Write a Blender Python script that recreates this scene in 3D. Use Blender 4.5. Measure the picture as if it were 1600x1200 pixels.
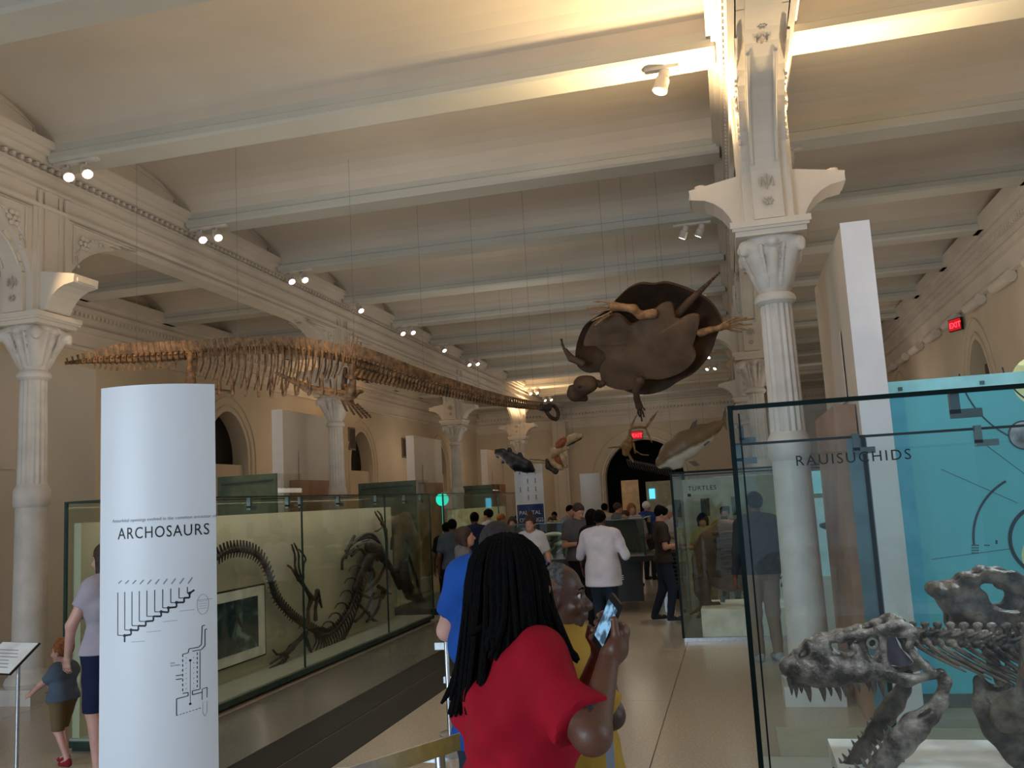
import bpy, math, random, numpy as np
from mathutils import Vector, Matrix
random.seed(7); rng = np.random.default_rng(7)
S = bpy.context.scene
for o in list(bpy.data.objects): bpy.data.objects.remove(o)
COL = S.collection
PI = math.pi
R = math.radians
# ---------------------------------------------------------------- camera
FPX, YAW, PIT, ROL = 1380.0, R(13.63), R(7.56), R(-3.18)
_cy, _sy, _cp, _sp, _cr, _sr = math.cos(YAW), math.sin(YAW), math.cos(PIT), math.sin(PIT), math.cos(ROL), math.sin(ROL)
F_ = np.array([-_sy*_cp, _cy*_cp, _sp]); R0 = np.array([_cy, _sy, 0.0]); U0 = np.cross(R0, F_)
R_ = _cr*R0 + _sr*U0; U_ = -_sr*R0 + _cr*U0
CAM = np.array([0, 0, 1.8])
cam = bpy.data.cameras.new('camera'); cam.sensor_fit = 'HORIZONTAL'; cam.sensor_width = 36; cam.lens = FPX/1600*36
cam.clip_start = 0.05; cam.clip_end = 200
co = bpy.data.objects.new('camera', cam); COL.objects.link(co)
B_ = -F_
co.matrix_world = Matrix(((R_[0], U_[0], B_[0], 0), (R_[1], U_[1], B_[1], 0), (R_[2], U_[2], B_[2], 1.8), (0, 0, 0, 1)))
S.camera = co
S.cycles.transparent_max_bounces = 32

def ray(x, y): return F_ + R_*(x-800)/FPX - U_*(y-600)/FPX
def at(x, y, **k):
    r = ray(x, y); (a, v), = k.items(); i = 'XYZ'.index(a)
    return CAM + r*(v-CAM[i])/r[i]
def onplane(x, y, p, n):
    r = ray(x, y); n = np.array(n, float); p = np.array(p, float)
    return CAM + r*((p-CAM)@n)/(r@n)

# ---------------------------------------------------------------- light and exposure
S.view_settings.view_transform = 'Standard'; S.view_settings.look = 'None'
S.view_settings.exposure = 0.0; S.view_settings.gamma = 1.0; S.view_settings.use_curve_mapping = False
W = bpy.data.worlds.new('world'); S.world = W; W.use_nodes = True
W.node_tree.nodes['Background'].inputs[0].default_value = (0.62, 0.80, 1.0, 1)
W.node_tree.nodes['Background'].inputs[1].default_value = 0.45
def area(loc, size, power, col, rot=(0, 0, 0), sizey=None):
    l = bpy.data.lights.new('soft_light', 'AREA'); l.energy = power; l.color = col; l.size = size
    if sizey: l.shape = 'RECTANGLE'; l.size_y = sizey
    o = bpy.data.objects.new('soft_light', l); o.location = loc; o.rotation_euler = rot; COL.objects.link(o); return o
def spot(loc, to, power, col, ang=60, rad=0.05, blend=0.6):
    l = bpy.data.lights.new('spot_light', 'SPOT'); l.energy = power; l.color = col; l.spot_size = R(ang); l.spot_blend = blend; l.shadow_soft_size = rad
    o = bpy.data.objects.new('spot_light', l); o.location = loc
    d = Vector(to)-Vector(loc); o.rotation_euler = d.to_track_quat('-Z', 'Y').to_euler(); COL.objects.link(o); return o
def point(loc, power, col, rad=0.3):
    l = bpy.data.lights.new('fill_light', 'POINT'); l.energy = power; l.color = col; l.shadow_soft_size = rad
    o = bpy.data.objects.new('fill_light', l); o.location = loc; COL.objects.link(o); return o
WARM = (1.0, 0.66, 0.34); WHT = (1.0, 0.91, 0.80); COOL = (0.70, 0.86, 1.0)
# added unseen fill points for a general glow along the nave and aisles
for y in (1.5, 9, 16, 23, 30, 36): point((-3.5, y, 4.4), 24, WHT, 0.6)
for y in (5, 13, 21, 29, 36): point((-9.6, y, 3.6), 26, (1.0, 0.78, 0.56), 0.5)
for y in (6, 14, 22, 31): point((2.9, y, 4.0), 22, (1.0, 0.86, 0.72), 0.5)
# added upward fill without fixtures, above case height, to brighten the ceiling
for y in (1, 8, 16, 26): area((-5.1, y, 2.25), 1.0, 27, (1.0, .88, .74), (R(180), R(-8), 0), 5.0)
for y in (2, 9, 17): area((1.9, y, 2.7), 1.2, 18, (1.0, .88, .76), (R(180), R(12), 0), 5.0)
# daylight coming in from the windows behind the camera and on the right
dl = area((-6.6, -5.2, 2.4), 6.0, 165, COOL, (R(76), 0, R(-24)), 2.4); dl.data.spread = R(90)
area((3.9, 2.0, 2.6), 3.0, 60, COOL, (0, R(90), 0), 2.2)
# unseen lights added inside the cases to brighten their dark interiors
area((-5.0, 9.9, 1.96), .25, 9, (1.0, .95, .82), (0, 0, 0), 6.8)
area((-5.0, 18.0, 1.96), .25, 14, (1.0, .93, .75), (0, 0, 0), 6.4)
area((.3, 12.1, 2.0), 1.2, 6, (.85, .95, 1.0), (0, 0, 0), 1.2)
spot((.25, 3.42, 2.02), (.42, 3.8, 1.1), 18, (.72, .86, 1.0), 75, .05); spot((1.2, 3.5, 2.02), (.8, 3.9, .9), 22, (.75, .88, 1.0), 80, .05)
spot((1.4, 5.2, 2.04), (1.0, 4.7, 1.0), 25, (.8, .92, 1.0), 110, .08)
area((-2.4, 14.6, 1.40), 1.8, 5, (1.0, .95, .8), (0, 0, 0), .6)
# spotlights picking out the hanging skeletons and the floor
spot((-6.3, 6.0, 5.6), (-6.6, 8.9, 3.6), 330, WARM, 26, .04)
spot((-3.9, 8.6, 5.6), (-4.75, 9.9, 3.5), 170, WARM, 22, .04)
spot((-.35, 8.0, 5.55), (-.9, 10.9, 3.8), 90, WARM, 40, .04)
spot((-.35, 13.2, 5.55), (-1.3, 12.0, 0), 160, (1, .78, .55), 45, .05)
# uplights standing on the capitals
spot((-.07, 8.02, 4.66), (-0.5, 7.5, 6.2), 400, (1.0, 0.72, 0.38), 150, 0.05, 0.9)
spot((1.08, 8.02, 4.66), (1.5, 7.5, 6.2), 330, (1.0, 0.72, 0.38), 150, 0.05, 0.9)
spot((-6.85, 30.9, 4.6), (-6.2, 31, 6.2), 220, WARM, 150, 0.05, 0.9)
spot((-7.9, 23.2, 4.6), (-8.6, 23.2, 6.2), 220, WARM, 150, 0.05, 0.9)
spot((-7.05, 29.9, 4.6), (-6.9, 30.4, 6.2), 90, WARM, 150, 0.05, 0.9)

# ---------------------------------------------------------------- materials
def lin(h):
    if isinstance(h, str):
        c = [int(h[i:i+2], 16)/255 for i in (0, 2, 4)]
        return tuple(x/12.92 if x <= .04045 else ((x+.055)/1.055)**2.4 for x in c)
    return h
MC = {}
def mat(name, col, rough=.6, metal=0, var=.06, scale=6, bump=0, bscale=40, spec=.5, emis=None, es=0, col2=None, detail=3, coat=0, rp_=(.35, .65)):
    if name in MC: return MC[name]
    m = bpy.data.materials.new(name); m.use_nodes = True; N = m.node_tree.nodes; L = m.node_tree.links
    b = N['Principled BSDF']; c = lin(col)
    b.inputs['Roughness'].default_value = rough; b.inputs['Metallic'].default_value = metal
    b.inputs['Specular IOR Level'].default_value = spec; b.inputs['Coat Weight'].default_value = coat
    tc = N.new('ShaderNodeTexCoord'); nz = N.new('ShaderNodeTexNoise'); nz.inputs['Scale'].default_value = scale; nz.inputs['Detail'].default_value = detail
    L.new(tc.outputs['Object'], nz.inputs['Vector'])
    rp = N.new('ShaderNodeValToRGB'); L.new(nz.outputs['Fac'], rp.inputs['Fac'])
    a = tuple(max(0, x*(1-var*2)) for x in c); d = tuple(min(1, x*(1+var*2)) for x in c) if col2 is None else lin(col2)
    if col2 is not None: a = c
    rp.color_ramp.elements[0].position = rp_[0]; rp.color_ramp.elements[1].position = rp_[1]
    rp.color_ramp.elements[0].color = (*a, 1); rp.color_ramp.elements[1].color = (*d, 1)
    L.new(rp.outputs['Color'], b.inputs['Base Color'])
    if bump:
        n2 = N.new('ShaderNodeTexNoise'); n2.inputs['Scale'].default_value = bscale; n2.inputs['Detail'].default_value = 4
        L.new(tc.outputs['Object'], n2.inputs['Vector'])
        bp = N.new('ShaderNodeBump'); bp.inputs['Strength'].default_value = bump; bp.inputs['Distance'].default_value = .02
        L.new(n2.outputs['Fac'], bp.inputs['Height']); L.new(bp.outputs['Normal'], b.inputs['Normal'])
    if emis: b.inputs['Emission Color'].default_value = (*lin(emis), 1); b.inputs['Emission Strength'].default_value = es
    MC[name] = m; return m
def glass(name, tint, refl=1.0, rough=0.0):
    m = bpy.data.materials.new(name); m.use_nodes = True; N = m.node_tree.nodes; L = m.node_tree.links; N.remove(N['Principled BSDF'])
    t = N.new('ShaderNodeBsdfTransparent'); t.inputs[0].default_value = (*tint, 1)
    g = N.new('ShaderNodeBsdfGlossy'); g.inputs['Roughness'].default_value = rough; g.inputs['Color'].default_value = (refl, refl, refl, 1)
    f = N.new('ShaderNodeFresnel'); ge = N.new('ShaderNodeNewGeometry'); mr = N.new('ShaderNodeMapRange'); mr.inputs['To Min'].default_value = 1.5; mr.inputs['To Max'].default_value = 1/1.5
    L.new(ge.outputs['Backfacing'], mr.inputs['Value']); L.new(mr.outputs[0], f.inputs['IOR'])
    mx = N.new('ShaderNodeMixShader'); L.new(f.outputs[0], mx.inputs[0]); L.new(t.outputs[0], mx.inputs[1]); L.new(g.outputs[0], mx.inputs[2])
    L.new(mx.outputs[0], N['Material Output'].inputs['Surface']); return m
M_PL = mat('painted_plaster', 'D9D0C4', .65, var=.03, scale=1.2, bump=.15, bscale=8)
M_CEIL = mat('ceiling_plaster', 'CEC5B8', .8, var=.03, scale=.6, bump=.1, bscale=5)
M_BEAM = mat('beam_paint', 'C3C2B9', .65, var=.03, scale=.8)
M_WALL = mat('wall_plaster', 'CFC2AC', .75, var=.035, scale=.7, bump=.1, bscale=6)
M_IRON = mat('painted_cast_iron', 'D6CFC8', .5, var=.04, scale=5, bump=.2, bscale=30)
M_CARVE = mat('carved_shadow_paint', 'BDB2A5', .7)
M_SLAB = mat('panel_paint', 'D5CBBE', .6, var=.02, scale=1)
M_SLABW = mat('panel_white', 'F1EEF2', .5, var=.01)
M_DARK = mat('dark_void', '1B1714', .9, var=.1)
M_BLACK = mat('black_paint', '101010', .5)
M_STEEL = mat('brushed_steel', 'CDD3DA', .3, 1, var=.05, scale=30)
M_GEDGE = mat('glass_edge', '081A1A', .5, var=.1, spec=.15)
M_GEDGE2 = mat('glass_edge_dark_green', '223A32', .25, var=.1)
M_CLIP = mat('clip_metal', '5E6E72', .4, .8)
M_GL = glass('case_glass', (.93, .96, .92), .8)
M_GL2 = glass('case_glass_clear', (.93, .97, .97), .75)
M_CREAM = mat('case_panel_cream', 'C2BDA8', .7, var=.03, scale=1)
M_BASE = mat('case_plinth', 'B4B6AC', .5, var=.03)
M_BONE_BR = mat('warm_brown_bone', '54402E', .6, var=.2, scale=14, col2='8C6A48', bump=.4, bscale=60)
M_BONE_DK = mat('dark_fossil_bone', '2A211C', .55, var=.2, scale=20, col2='43352B', bump=.5, bscale=70)
M_TURT = mat('turtle_fossil_bone', '3E2E23', .7, var=.2, scale=3, col2='5E4635', bump=.45, bscale=14, detail=6)
M_PLAS = mat('turtle_belly_bone', '4E3D30', .65, var=.2, scale=3, col2='6E5846', bump=.45, bscale=14, detail=6)
M_TBONE = mat('turtle_limb_bone', 'A9835F', .6, var=.2, scale=14, col2='7A5B40', bump=.3)
M_SKULL = mat('mottled_skull_bone', '33241B', .33, var=.2, scale=14, col2='9C8A7E', bump=.8, bscale=38, detail=9, spec=.6, rp_=(.40, .62))
M_SKULL2 = mat('grey_brown_skull_bone', '2C231C', .45, rp_=(.4, .62), var=.2, scale=11, col2='766657', bump=.6, bscale=35, detail=8)
M_TOOTH = mat('dark_tooth', '4A3D38', .3, var=.2, scale=30, col2='7C6C60')
M_CYAN = mat('backlit_cyan_panel', '58A6B2', .5, var=.05, scale=1.2, emis='3F9AAB', es=.30)
M_CYAN2 = mat('pale_cyan_strip', '8FC5CE', .5, emis='6FB8C6', es=.30)
M_INK = mat('black_ink', '16181C', .6)
M_INKG = mat('grey_ink', '8C8F96', .6)
M_INKB = mat('blue_ink', '1D3672', .5)
M_PYL = mat('pylon_white', 'E4E6EC', .42, var=.012, scale=1, spec=.5)
M_WHITE = mat('white_paint', 'E6E6E4', .5)
M_LAMP = mat('lamp_housing', 'D8CFC6', .4)
M_GLOW = mat('lamp_glow', 'FFFFFF', emis='FFE9D2', es=9)
M_RED = mat('exit_red', 'C01020', emis='FF1428', es=1.6)
M_WOOD = mat('wood_veneer', 'A77C5E', .5, var=.08, scale=3, bump=.1)
M_SKIN_D = mat('skin_dark', '4A2E24', .45, var=.06, scale=8, bump=.1)
M_SKIN_B = mat('skin_brown', '65402F', .45, var=.05, scale=8, bump=.08)
M_SKIN_L = mat('skin_light', 'B98670', .5, var=.05, scale=8)
M_SKIN_P = mat('skin_pale', 'C9988A', .5, var=.05, scale=8)
M_HAIRK = mat('hair_black', '060506', .8, var=.2, scale=60, bump=.5, bscale=160, spec=.12)
M_HAIRG = mat('hair_grey_short', '2B2527', .8, var=.2, scale=60, bump=.4, bscale=200)
M_HAIRR = mat('hair_ginger', '9A5A2A', .6, var=.2, scale=40, bump=.6, bscale=90)
M_HAIRB = mat('hair_brown', '3A241A', .6, var=.2, scale=40, bump=.5, bscale=90)
M_EYEW = mat('eye_white', 'C8C2BC', .2)
def cloth(n, c, **k): return mat('cloth_'+n, c, .85, var=.05, scale=5, bump=.25, bscale=9, spec=.2, **k)

# ---------------------------------------------------------------- scene helpers
def tag(o, label=None, cat=None, group=None, kind=None):
    if label: o['label'] = label
    if cat: o['category'] = cat
    if group: o['group'] = group
    if kind: o['kind'] = kind
    return o
def empty(name, loc=(0, 0, 0), rz=0, label=None, cat=None, group=None, kind=None, parent=None):
    o = bpy.data.objects.new(name, None); o.location = loc; o.rotation_euler = (0, 0, rz); o.empty_display_size = .2
    COL.objects.link(o); o.parent = parent
    return tag(o, label, cat, group, kind)
def kids(o): return [c for c in bpy.data.objects if c.parent == o]
def copy_tree(o, parent=None, top=True):
    c = o.copy(); COL.objects.link(c); c.parent = parent
    for ch in list(o.children): copy_tree(ch, c)
    return c
def origin_of(p):
    m = Matrix.Identity(4)
    while p is not None:
        m = (Matrix.Translation(p.location) @ p.rotation_euler.to_matrix().to_4x4()) @ m; p = p.parent
    return m
class MB:
    def __init__(s): s.v = []; s.f = []; s.n = 0
    def add(s, v, f):
        v = np.asarray(v, float).reshape(-1, 3); s.v.append(v); s.f += [tuple(i+s.n for i in q) for q in f]; s.n += len(v); return s
    def box(s, a, b, rz=0, c=None):
        a = np.minimum(np.array(a, float), np.array(b, float)); b2 = np.maximum(np.array(a, float), np.array(b, float))
        return s
    def bx(s, x0, x1, y0, y1, z0, z1, M=None):
        v = np.array([[x, y, z] for z in (z0, z1) for x, y in ((x0, y0), (x1, y0), (x1, y1), (x0, y1))], float)
        if M is not None: v = v @ np.array(M.to_3x3()).T + np.array(M.to_translation())
        return s.add(v, [(0, 3, 2, 1), (4, 5, 6, 7), (0, 1, 5, 4), (1, 2, 6, 5), (2, 3, 7, 6), (3, 0, 4, 7)])
    def prism(s, poly, ax, a, b):
        # poly: 2-D outline in the two axes other than ax (cyclic order), extruded from a to b along ax
        P = []
        for t in (a, b):
            for p in poly:
                q = list(p); q.insert(ax, t); P.append(q)
        n = len(poly)
        return s.add(P, [tuple(range(n))[::-1], tuple(range(n, 2*n))] + [(i, (i+1) % n, n+(i+1) % n, n+i) for i in range(n)])
    def tube(s, pts, rad, n=8, flat=None, fs=1.0, cap=True):
        pts = np.array(pts, float); m = len(pts); rad = np.full(m, rad) if np.isscalar(rad) else np.array(rad, float)
        T = np.gradient(pts, axis=0); T /= np.linalg.norm(T, axis=1)[:, None]+1e-12
        ref = np.array(flat, float) if flat is not None else (np.array([0, 0, 1.]) if abs(T[0][2]) < .9 else np.array([1., 0, 0]))
        ring = []
        for i in range(m):
            a = ref-T[i]*(ref@T[i]); a /= np.linalg.norm(a)+1e-12; b = np.cross(T[i], a)
            if flat is None: ref = a
            th = np.arange(n)*2*PI/n
            ring.append(pts[i]+rad[i]*(np.cos(th)[:, None]*a*fs+np.sin(th)[:, None]*b))
        f = []
        for i in range(m-1):
            for j in range(n):
                k = (j+1) % n; f.append((i*n+j, i*n+k, (i+1)*n+k, (i+1)*n+j))
        if cap: f += [tuple(range(n))[::-1], tuple(range((m-1)*n, m*n))]
        return s.add(np.vstack(ring), f)
    def lathe(s, prof, n=24, c=(0, 0), flute=0, amp=0):
        V = []
        for r, z in prof:
            for j in range(n):
                th = j*2*PI/n; rr = r*(1-amp*(.5-.5*math.cos(flute*th))) if flute else r
                V.append((c[0]+rr*math.cos(th), c[1]+rr*math.sin(th), z))
        m = len(prof); f = [(i*n+j, i*n+(j+1) % n, (i+1)*n+(j+1) % n, (i+1)*n+j) for i in range(m-1) for j in range(n)]
        f += [tuple(range(n))[::-1], tuple(range((m-1)*n, m*n))]
        return s.add(V, f)
    def ball(s, c, r, n=8, M=None):
        r = np.array([r, r, r] if np.isscalar(r) else r, float); V = [(0, 0, -1)]; f = []
        for i in range(1, n):
            ph = -PI/2+i*PI/n
            for j in range(n*2): th = j*PI/n; V.append((math.cos(ph)*math.cos(th), math.cos(ph)*math.sin(th), math.sin(ph)))
        V.append((0, 0, 1)); k = n*2; V = np.array(V)*r
        if M is not None: V = V @ np.array(M.to_3x3()).T
        V = V+np.array(c)
        for j in range(k): f.append((0, 1+(j+1) % k, 1+j)); f.append((len(V)-1, 1+(n-2)*k+j, 1+(n-2)*k+(j+1) % k))
        for i in range(n-2):
            for j in range(k): a = 1+i*k; f.append((a+j, a+(j+1) % k, a+k+(j+1) % k, a+k+j))
        return s.add(V, f)
    def mesh(s, name, m, smooth=True, M=None):
        me = bpy.data.meshes.new(name); V = np.vstack(s.v)
        if M is not None: V = V @ np.array(M.to_3x3()).T + np.array(M.to_translation())
        me.from_pydata(V.tolist(), [], s.f); me.materials.append(m)
        if smooth:
            me.polygons.foreach_set('use_smooth', [True]*len(me.polygons)); me.update()
            try: me.set_sharp_from_angle(angle=R(38))
            except Exception: pass
        me.update(); return me
    def build(s, name, m, parent=None, label=None, cat=None, group=None, kind=None, local=False, smooth=True):
        """vertices are world coordinates unless local=True"""
        if local:
            o = bpy.data.objects.new(name, s.mesh(name, m, smooth)); o.parent = parent
        elif parent is not None:
            o = bpy.data.objects.new(name, s.mesh(name, m, smooth, origin_of(parent).inverted())); o.parent = parent
        else:
            V = np.vstack(s.v); c = (V.min(0)+V.max(0))/2; c[2] = V[:, 2].min()
            o = bpy.data.objects.new(name, s.mesh(name, m, smooth, Matrix.Translation(-Vector(c)))); o.location = c
        COL.objects.link(o); return tag(o, label, cat, group, kind)

# ---- implicit modelling: smooth unions of capsules and ellipsoids, meshed with surface nets
class SD:
    def __init__(s, h): s.h = h; s.p = []
    def cap(s, a, b, ra, rb=None, k=.02, flat=None, fs=1.0, sub=False, clip=None, noise=0):
        s.p.append(('c', np.array(a, float), np.array(b, float), ra, ra if rb is None else rb, k, None if flat is None else np.array(flat, float)/np.linalg.norm(flat), fs, sub, clip)); return s
    def ell(s, c, r, k=.02, M=None, sub=False, clip=None):
        s.p.append(('e', np.array(c, float), np.array(r, float), k, M, sub, clip)); return s
    def chain(s, pts, rad, k=.01, **kw):
        for i in range(len(pts)-1): s.cap(pts[i], pts[i+1], rad[i], rad[i+1], k, **kw)
        return s
    def bounds(s):
        lo = np.full(3, 1e9); hi = -lo
        for q in s.p:
            if q[0] == 'c' and not q[8]: r = max(q[3], q[4]); a = np.minimum(q[1], q[2])-r; b = np.maximum(q[1], q[2])+r
            elif q[0] == 'e' and not q[5]: r = q[2].max() if q[4] is not None else q[2]; a = q[1]-r; b = q[1]+r
            else: continue
            lo = np.minimum(lo, a); hi = np.maximum(hi, b)
        return lo, hi
    def eval(s, planes=(), wrinkle=0):
        h = s.h; lo, hi = s.bounds(); lo = lo-3*h; hi = hi+3*h; n = np.ceil((hi-lo)/h).astype(int)+1
        ax = [lo[i]+h*np.arange(n[i]) for i in range(3)]; D = np.full(n, 1.0, np.float32)
        for q in s.p:
            if q[0] == 'c': r = max(q[3], q[4]); a = np.minimum(q[1], q[2])-r; b = np.maximum(q[1], q[2])+r; k = q[5]; sub = q[8]; clip = q[9]
            else: r = q[2].max() if q[4] is not None else q[2]; a = q[1]-r; b = q[1]+r; k = q[3]; sub = q[5]; clip = q[6]
            mg = k+3*h; i0 = np.clip(((a-mg-lo)/h).astype(int), 0, n-1); i1 = np.clip(((b+mg-lo)/h).astype(int)+2, 1, n)
            sl = tuple(slice(i0[i], i1[i]) for i in range(3))
            X, Y, Z = np.meshgrid(*[ax[i][sl[i]] for i in range(3)], indexing='ij', sparse=False)
            P = np.stack((X, Y, Z), -1)
            if q[0] == 'c':
                ba = q[2]-q[1]; pa = P-q[1]; L2 = ba@ba+1e-12; t = np.clip(pa@ba/L2, 0, 1); v = pa-t[..., None]*ba
                if q[6] is not None: v = v+(q[7]-1)*(v@q[6])[..., None]*q[6]
                d = np.sqrt((v*v).sum(-1))-(q[3]+(q[4]-q[3])*t)
            else:
                v = P-q[1]
                if q[4] is not None: v = v @ np.array(q[4].to_3x3())
                k0 = np.sqrt(((v/q[2])**2).sum(-1)); k1 = np.sqrt(((v/q[2]**2)**2).sum(-1))+1e-9; d = k0*(k0-1)/k1
            if clip is not None: d = np.maximum(d, (P-np.array(clip[0]))@np.array(clip[1]))
            C = D[sl]
            if sub: d = -d; hh = np.maximum(k-np.abs(C-d), 0)/k if k > 0 else 0; D[sl] = np.maximum(C, d)+hh*hh*k*.25
            else: hh = np.maximum(k-np.abs(C-d), 0)/k if k > 0 else 0; D[sl] = np.minimum(C, d)-hh*hh*k*.25
        if wrinkle:
            X, Y, Z = np.meshgrid(*ax, indexing='ij')
            D += wrinkle*(np.sin(38*Z+14*X+3*np.sin(9*Y+5*X))*.5+np.sin(24*X+19*Y-17*Z+2*np.sin(13*Z))*.5).astype(np.float32)
        for p, nn in planes:
            X, Y, Z = np.meshgrid(*ax, indexing='ij', sparse=True)
            D = np.maximum(D, (X-p[0])*nn[0]+(Y-p[1])*nn[1]+(Z-p[2])*nn[2])
        D[0] = D[-1] = 1; D[:, 0] = D[:, -1] = 1; D[:, :, 0] = D[:, :, -1] = 1
        return D, lo
    def mb(s, out=None, planes=(), wrinkle=0):
        D, lo = s.eval(planes, wrinkle); h = s.h; out = out or MB()
        s_ = D < 0; n = np.array(D.shape)-1
        c = sum(s_[i:n[0]+i, j:n[1]+j, k:n[2]+k].astype(np.int8) for i in (0, 1) for j in (0, 1) for k in (0, 1))
        mix = (c > 0) & (c < 8); I, J, K = np.nonzero(mix); nv = len(I); idx = np.full(n, -1, int); idx[I, J, K] = np.arange(nv)
        acc = np.zeros((nv, 3)); cnt = np.zeros(nv); g = np.stack((I, J, K), 1)
        for ax in range(3):
            e = np.zeros(3, int); e[ax] = 1; o1, o2 = [a for a in range(3) if a != ax]
            for u in (0, 1):
                for w in (0, 1):
                    a = g.copy(); a[:, o1] += u; a[:, o2] += w; b = a+e
                    fa = D[a[:, 0], a[:, 1], a[:, 2]]; fb = D[b[:, 0], b[:, 1], b[:, 2]]; m = (fa < 0) != (fb < 0)
                    t = np.where(m, fa/(fa-fb+1e-12), 0); p = a.astype(float); p[:, ax] += t; acc[m] += p[m]; cnt[m] += 1
        V = lo+h*acc/cnt[:, None]; faces = []
        for ax in range(3):
            o1, o2 = [(1, 2), (2, 0), (0, 1)][ax]
            sa = [slice(None)]*3; sb = [slice(None)]*3; sa[ax] = slice(0, -1); sb[ax] = slice(1, None)
            A = s_[tuple(sa)]; B = s_[tuple(sb)]
            E = np.stack(np.nonzero(A != B), 1); E = E[(E[:, o1] > 0) & (E[:, o2] > 0)]
            fl = A[E[:, 0], E[:, 1], E[:, 2]]
            def q(du, dw): z = E.copy(); z[:, o1] -= du; z[:, o2] -= dw; return idx[z[:, 0], z[:, 1], z[:, 2]]
            Q = np.stack((q(1, 1), q(0, 1), q(0, 0), q(1, 0)), 1); Q[~fl] = Q[~fl][:, ::-1]; faces.append(Q)
        return out.add(V, np.vstack(faces).tolist())

def txt(s, size, m, parent, M, name='lettering', align='LEFT', depth=.0008, bend=None, spacing=1.0, bold=0, shear=0):
    c = bpy.data.curves.new(name, 'FONT'); c.body = s; c.size = size; c.extrude = depth; c.align_x = align; c.space_character = spacing; c.offset = bold; c.resolution_u = 3
    o = bpy.data.objects.new(name, c); COL.objects.link(o)
    dg = bpy.context.evaluated_depsgraph_get(); me = bpy.data.meshes.new_from_object(o.evaluated_get(dg)); bpy.data.objects.remove(o)
    me.materials.clear(); me.materials.append(m)
    V = np.zeros(len(me.vertices)*3); me.vertices.foreach_get('co', V); V = V.reshape(-1, 3)
    if bend is not None: V = bend(V)
    V = V @ np.array(M.to_3x3()).T + np.array(M.to_translation()); me.vertices.foreach_set('co', V.ravel()); me.update()
    r = bpy.data.objects.new(name, me); r.parent = parent; COL.objects.link(r); return r
# frame whose +x is 'right', +z is up, writing faces -Y of that frame
def face_frame(loc, rz=0): return Matrix.Translation(loc) @ Matrix.Rotation(rz, 4, 'Z') @ Matrix.Rotation(R(90), 4, 'X')

# ================================================================= THE ROOM
XL, XR, YB = -7.38, 0.50, 39.0     # the two column rows and the end wall
WL, WR = -11.3, 4.55
Y1, BAY = 8.10, 7.65
ZC, ZS = 6.0, 5.8
Y0 = -6.5
fl = empty('floor', (0, 0, 0), kind='structure')
M_TER = mat('terrazzo', 'BDB3A6', .22, var=.07, scale=60, detail=6, spec=.5)
M_TER2 = mat('terrazzo_sealed', '86837C', .16, var=.06, scale=60, detail=6, spec=.6)
M_INLAY = mat('dark_slate_inlay', '1E1C1B', .42, spec=.25, var=.08, scale=30, detail=6)
M_JOINT = mat('floor_joint', '5F5850', .7)
MB().bx(WL, WR, Y0, YB+.3, -.12, -.004).build('screed', M_JOINT, fl)
xs = [WL, -8.9, -7.4, -5.9, -4.72]
def panels(x0, x1, y0, y1, m, name):
    MB().bx(x0+.004, x1-.004, y0+.004, y1-.004, -.01, 0).build(name, m, fl, smooth=False)
ys = [Y0]+[Y1+BAY*k/3 for k in range(-4, 13)]
ys = [y for y in ys if y < YB]+[YB]
for i in range(len(ys)-1):
    for a, b in ((WL, -9.3), (-9.3, -7.0), (-7.0, -4.72), (-4.72, -3.74), (-2.94, -.7), (-.7, 1.9), (1.9, WR)):
        panels(a, b, ys[i], ys[i+1], M_TER2 if (a, b) == (-4.72, -3.74) else M_TER, 'terrazzo_panel')
for k in range(-1, 6):
    for a, b in ((-3.74, -3.36), (-3.345, -2.94)):
        panels(a, b, max(Y0, Y1-3.825+BAY*(k-.5)), min(YB, Y1-3.825+BAY*(k+.5)), M_INLAY, 'slate_inlay')

# walls --------------------------------------------------------------
def arch_pts(yc, w, z0, zs, zt, n=10, pointed=True):
    """outline (y, z) of an arched opening, from bottom left round to bottom right"""
    P = [(yc-w, z0), (yc-w, zs)]
    for i in range(1, n):
        t = i/n
        a = t*PI/2
        if pointed: P.append((yc-w*math.cos(a)**1.15, zs+(zt-zs)*math.sin(a)**1.0))
        else: P.append((yc-w*math.cos(a), zs+(zt-zs)*math.sin(a)))
    P.append((yc, zt))
    for p in P[::-1][1:]: P.append((2*yc-p[0], p[1])) if False else None
    L = P[:-1]; return L+[(yc, zt)]+[(2*yc-a, b) for a, b in L[::-1]]
def wall_with_arches(name, x, xo, arches, z1, y0, y1):
    """solid wall between x (room face) and xo (outer face) made of strips round arched openings"""
    mb = MB(); y = y0
    for (yc, w, z0, zs, zt) in arches:
        mb.bx(min(x, xo), max(x, xo), y, yc-w, 0, z1)
        if z0 > 0: mb.bx(min(x, xo), max(x, xo), yc-w, yc+w, 0, z0)
        P = arch_pts(yc, w, z0, zs, zt); top = P[1:-1]
        for i in range(len(top)-1):
            (a, b), (c, d) = top[i], top[i+1]
            mb.prism([(a, b), (c, d), (c, z1), (a, z1)], 0, min(x, xo), max(x, xo))
        y = yc+w
    mb.bx(min(x, xo), max(x, xo), y, y1, 0, z1)
    return mb.build(name, M_WALL, None, kind='structure', smooth=False)
AL = [(Y1+BAY*k+2.6, .85, 2.35, 3.2, 4.25) for k in range(-1, 4)]
wl = wall_with_arches('wall_left', WL, WL-.5, AL, ZC+.5, Y0, YB)
ARR = [(Y1+BAY*k+2.0, .75, 1.2, 3.1, 4.3) for k in range(-1, 4)]
wr = wall_with_arches('wall_right', WR, WR+.5, ARR, ZC+.5, Y0, YB)
def arch_trim(mb, x, s, yc, w, zs, zt, z0, d=.16, r=.03):
    P = arch_pts(yc, w+d, z0, zs, zt+d); mb.tube([(x+s*.01, a, b) for a, b in P], r, 6)
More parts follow.
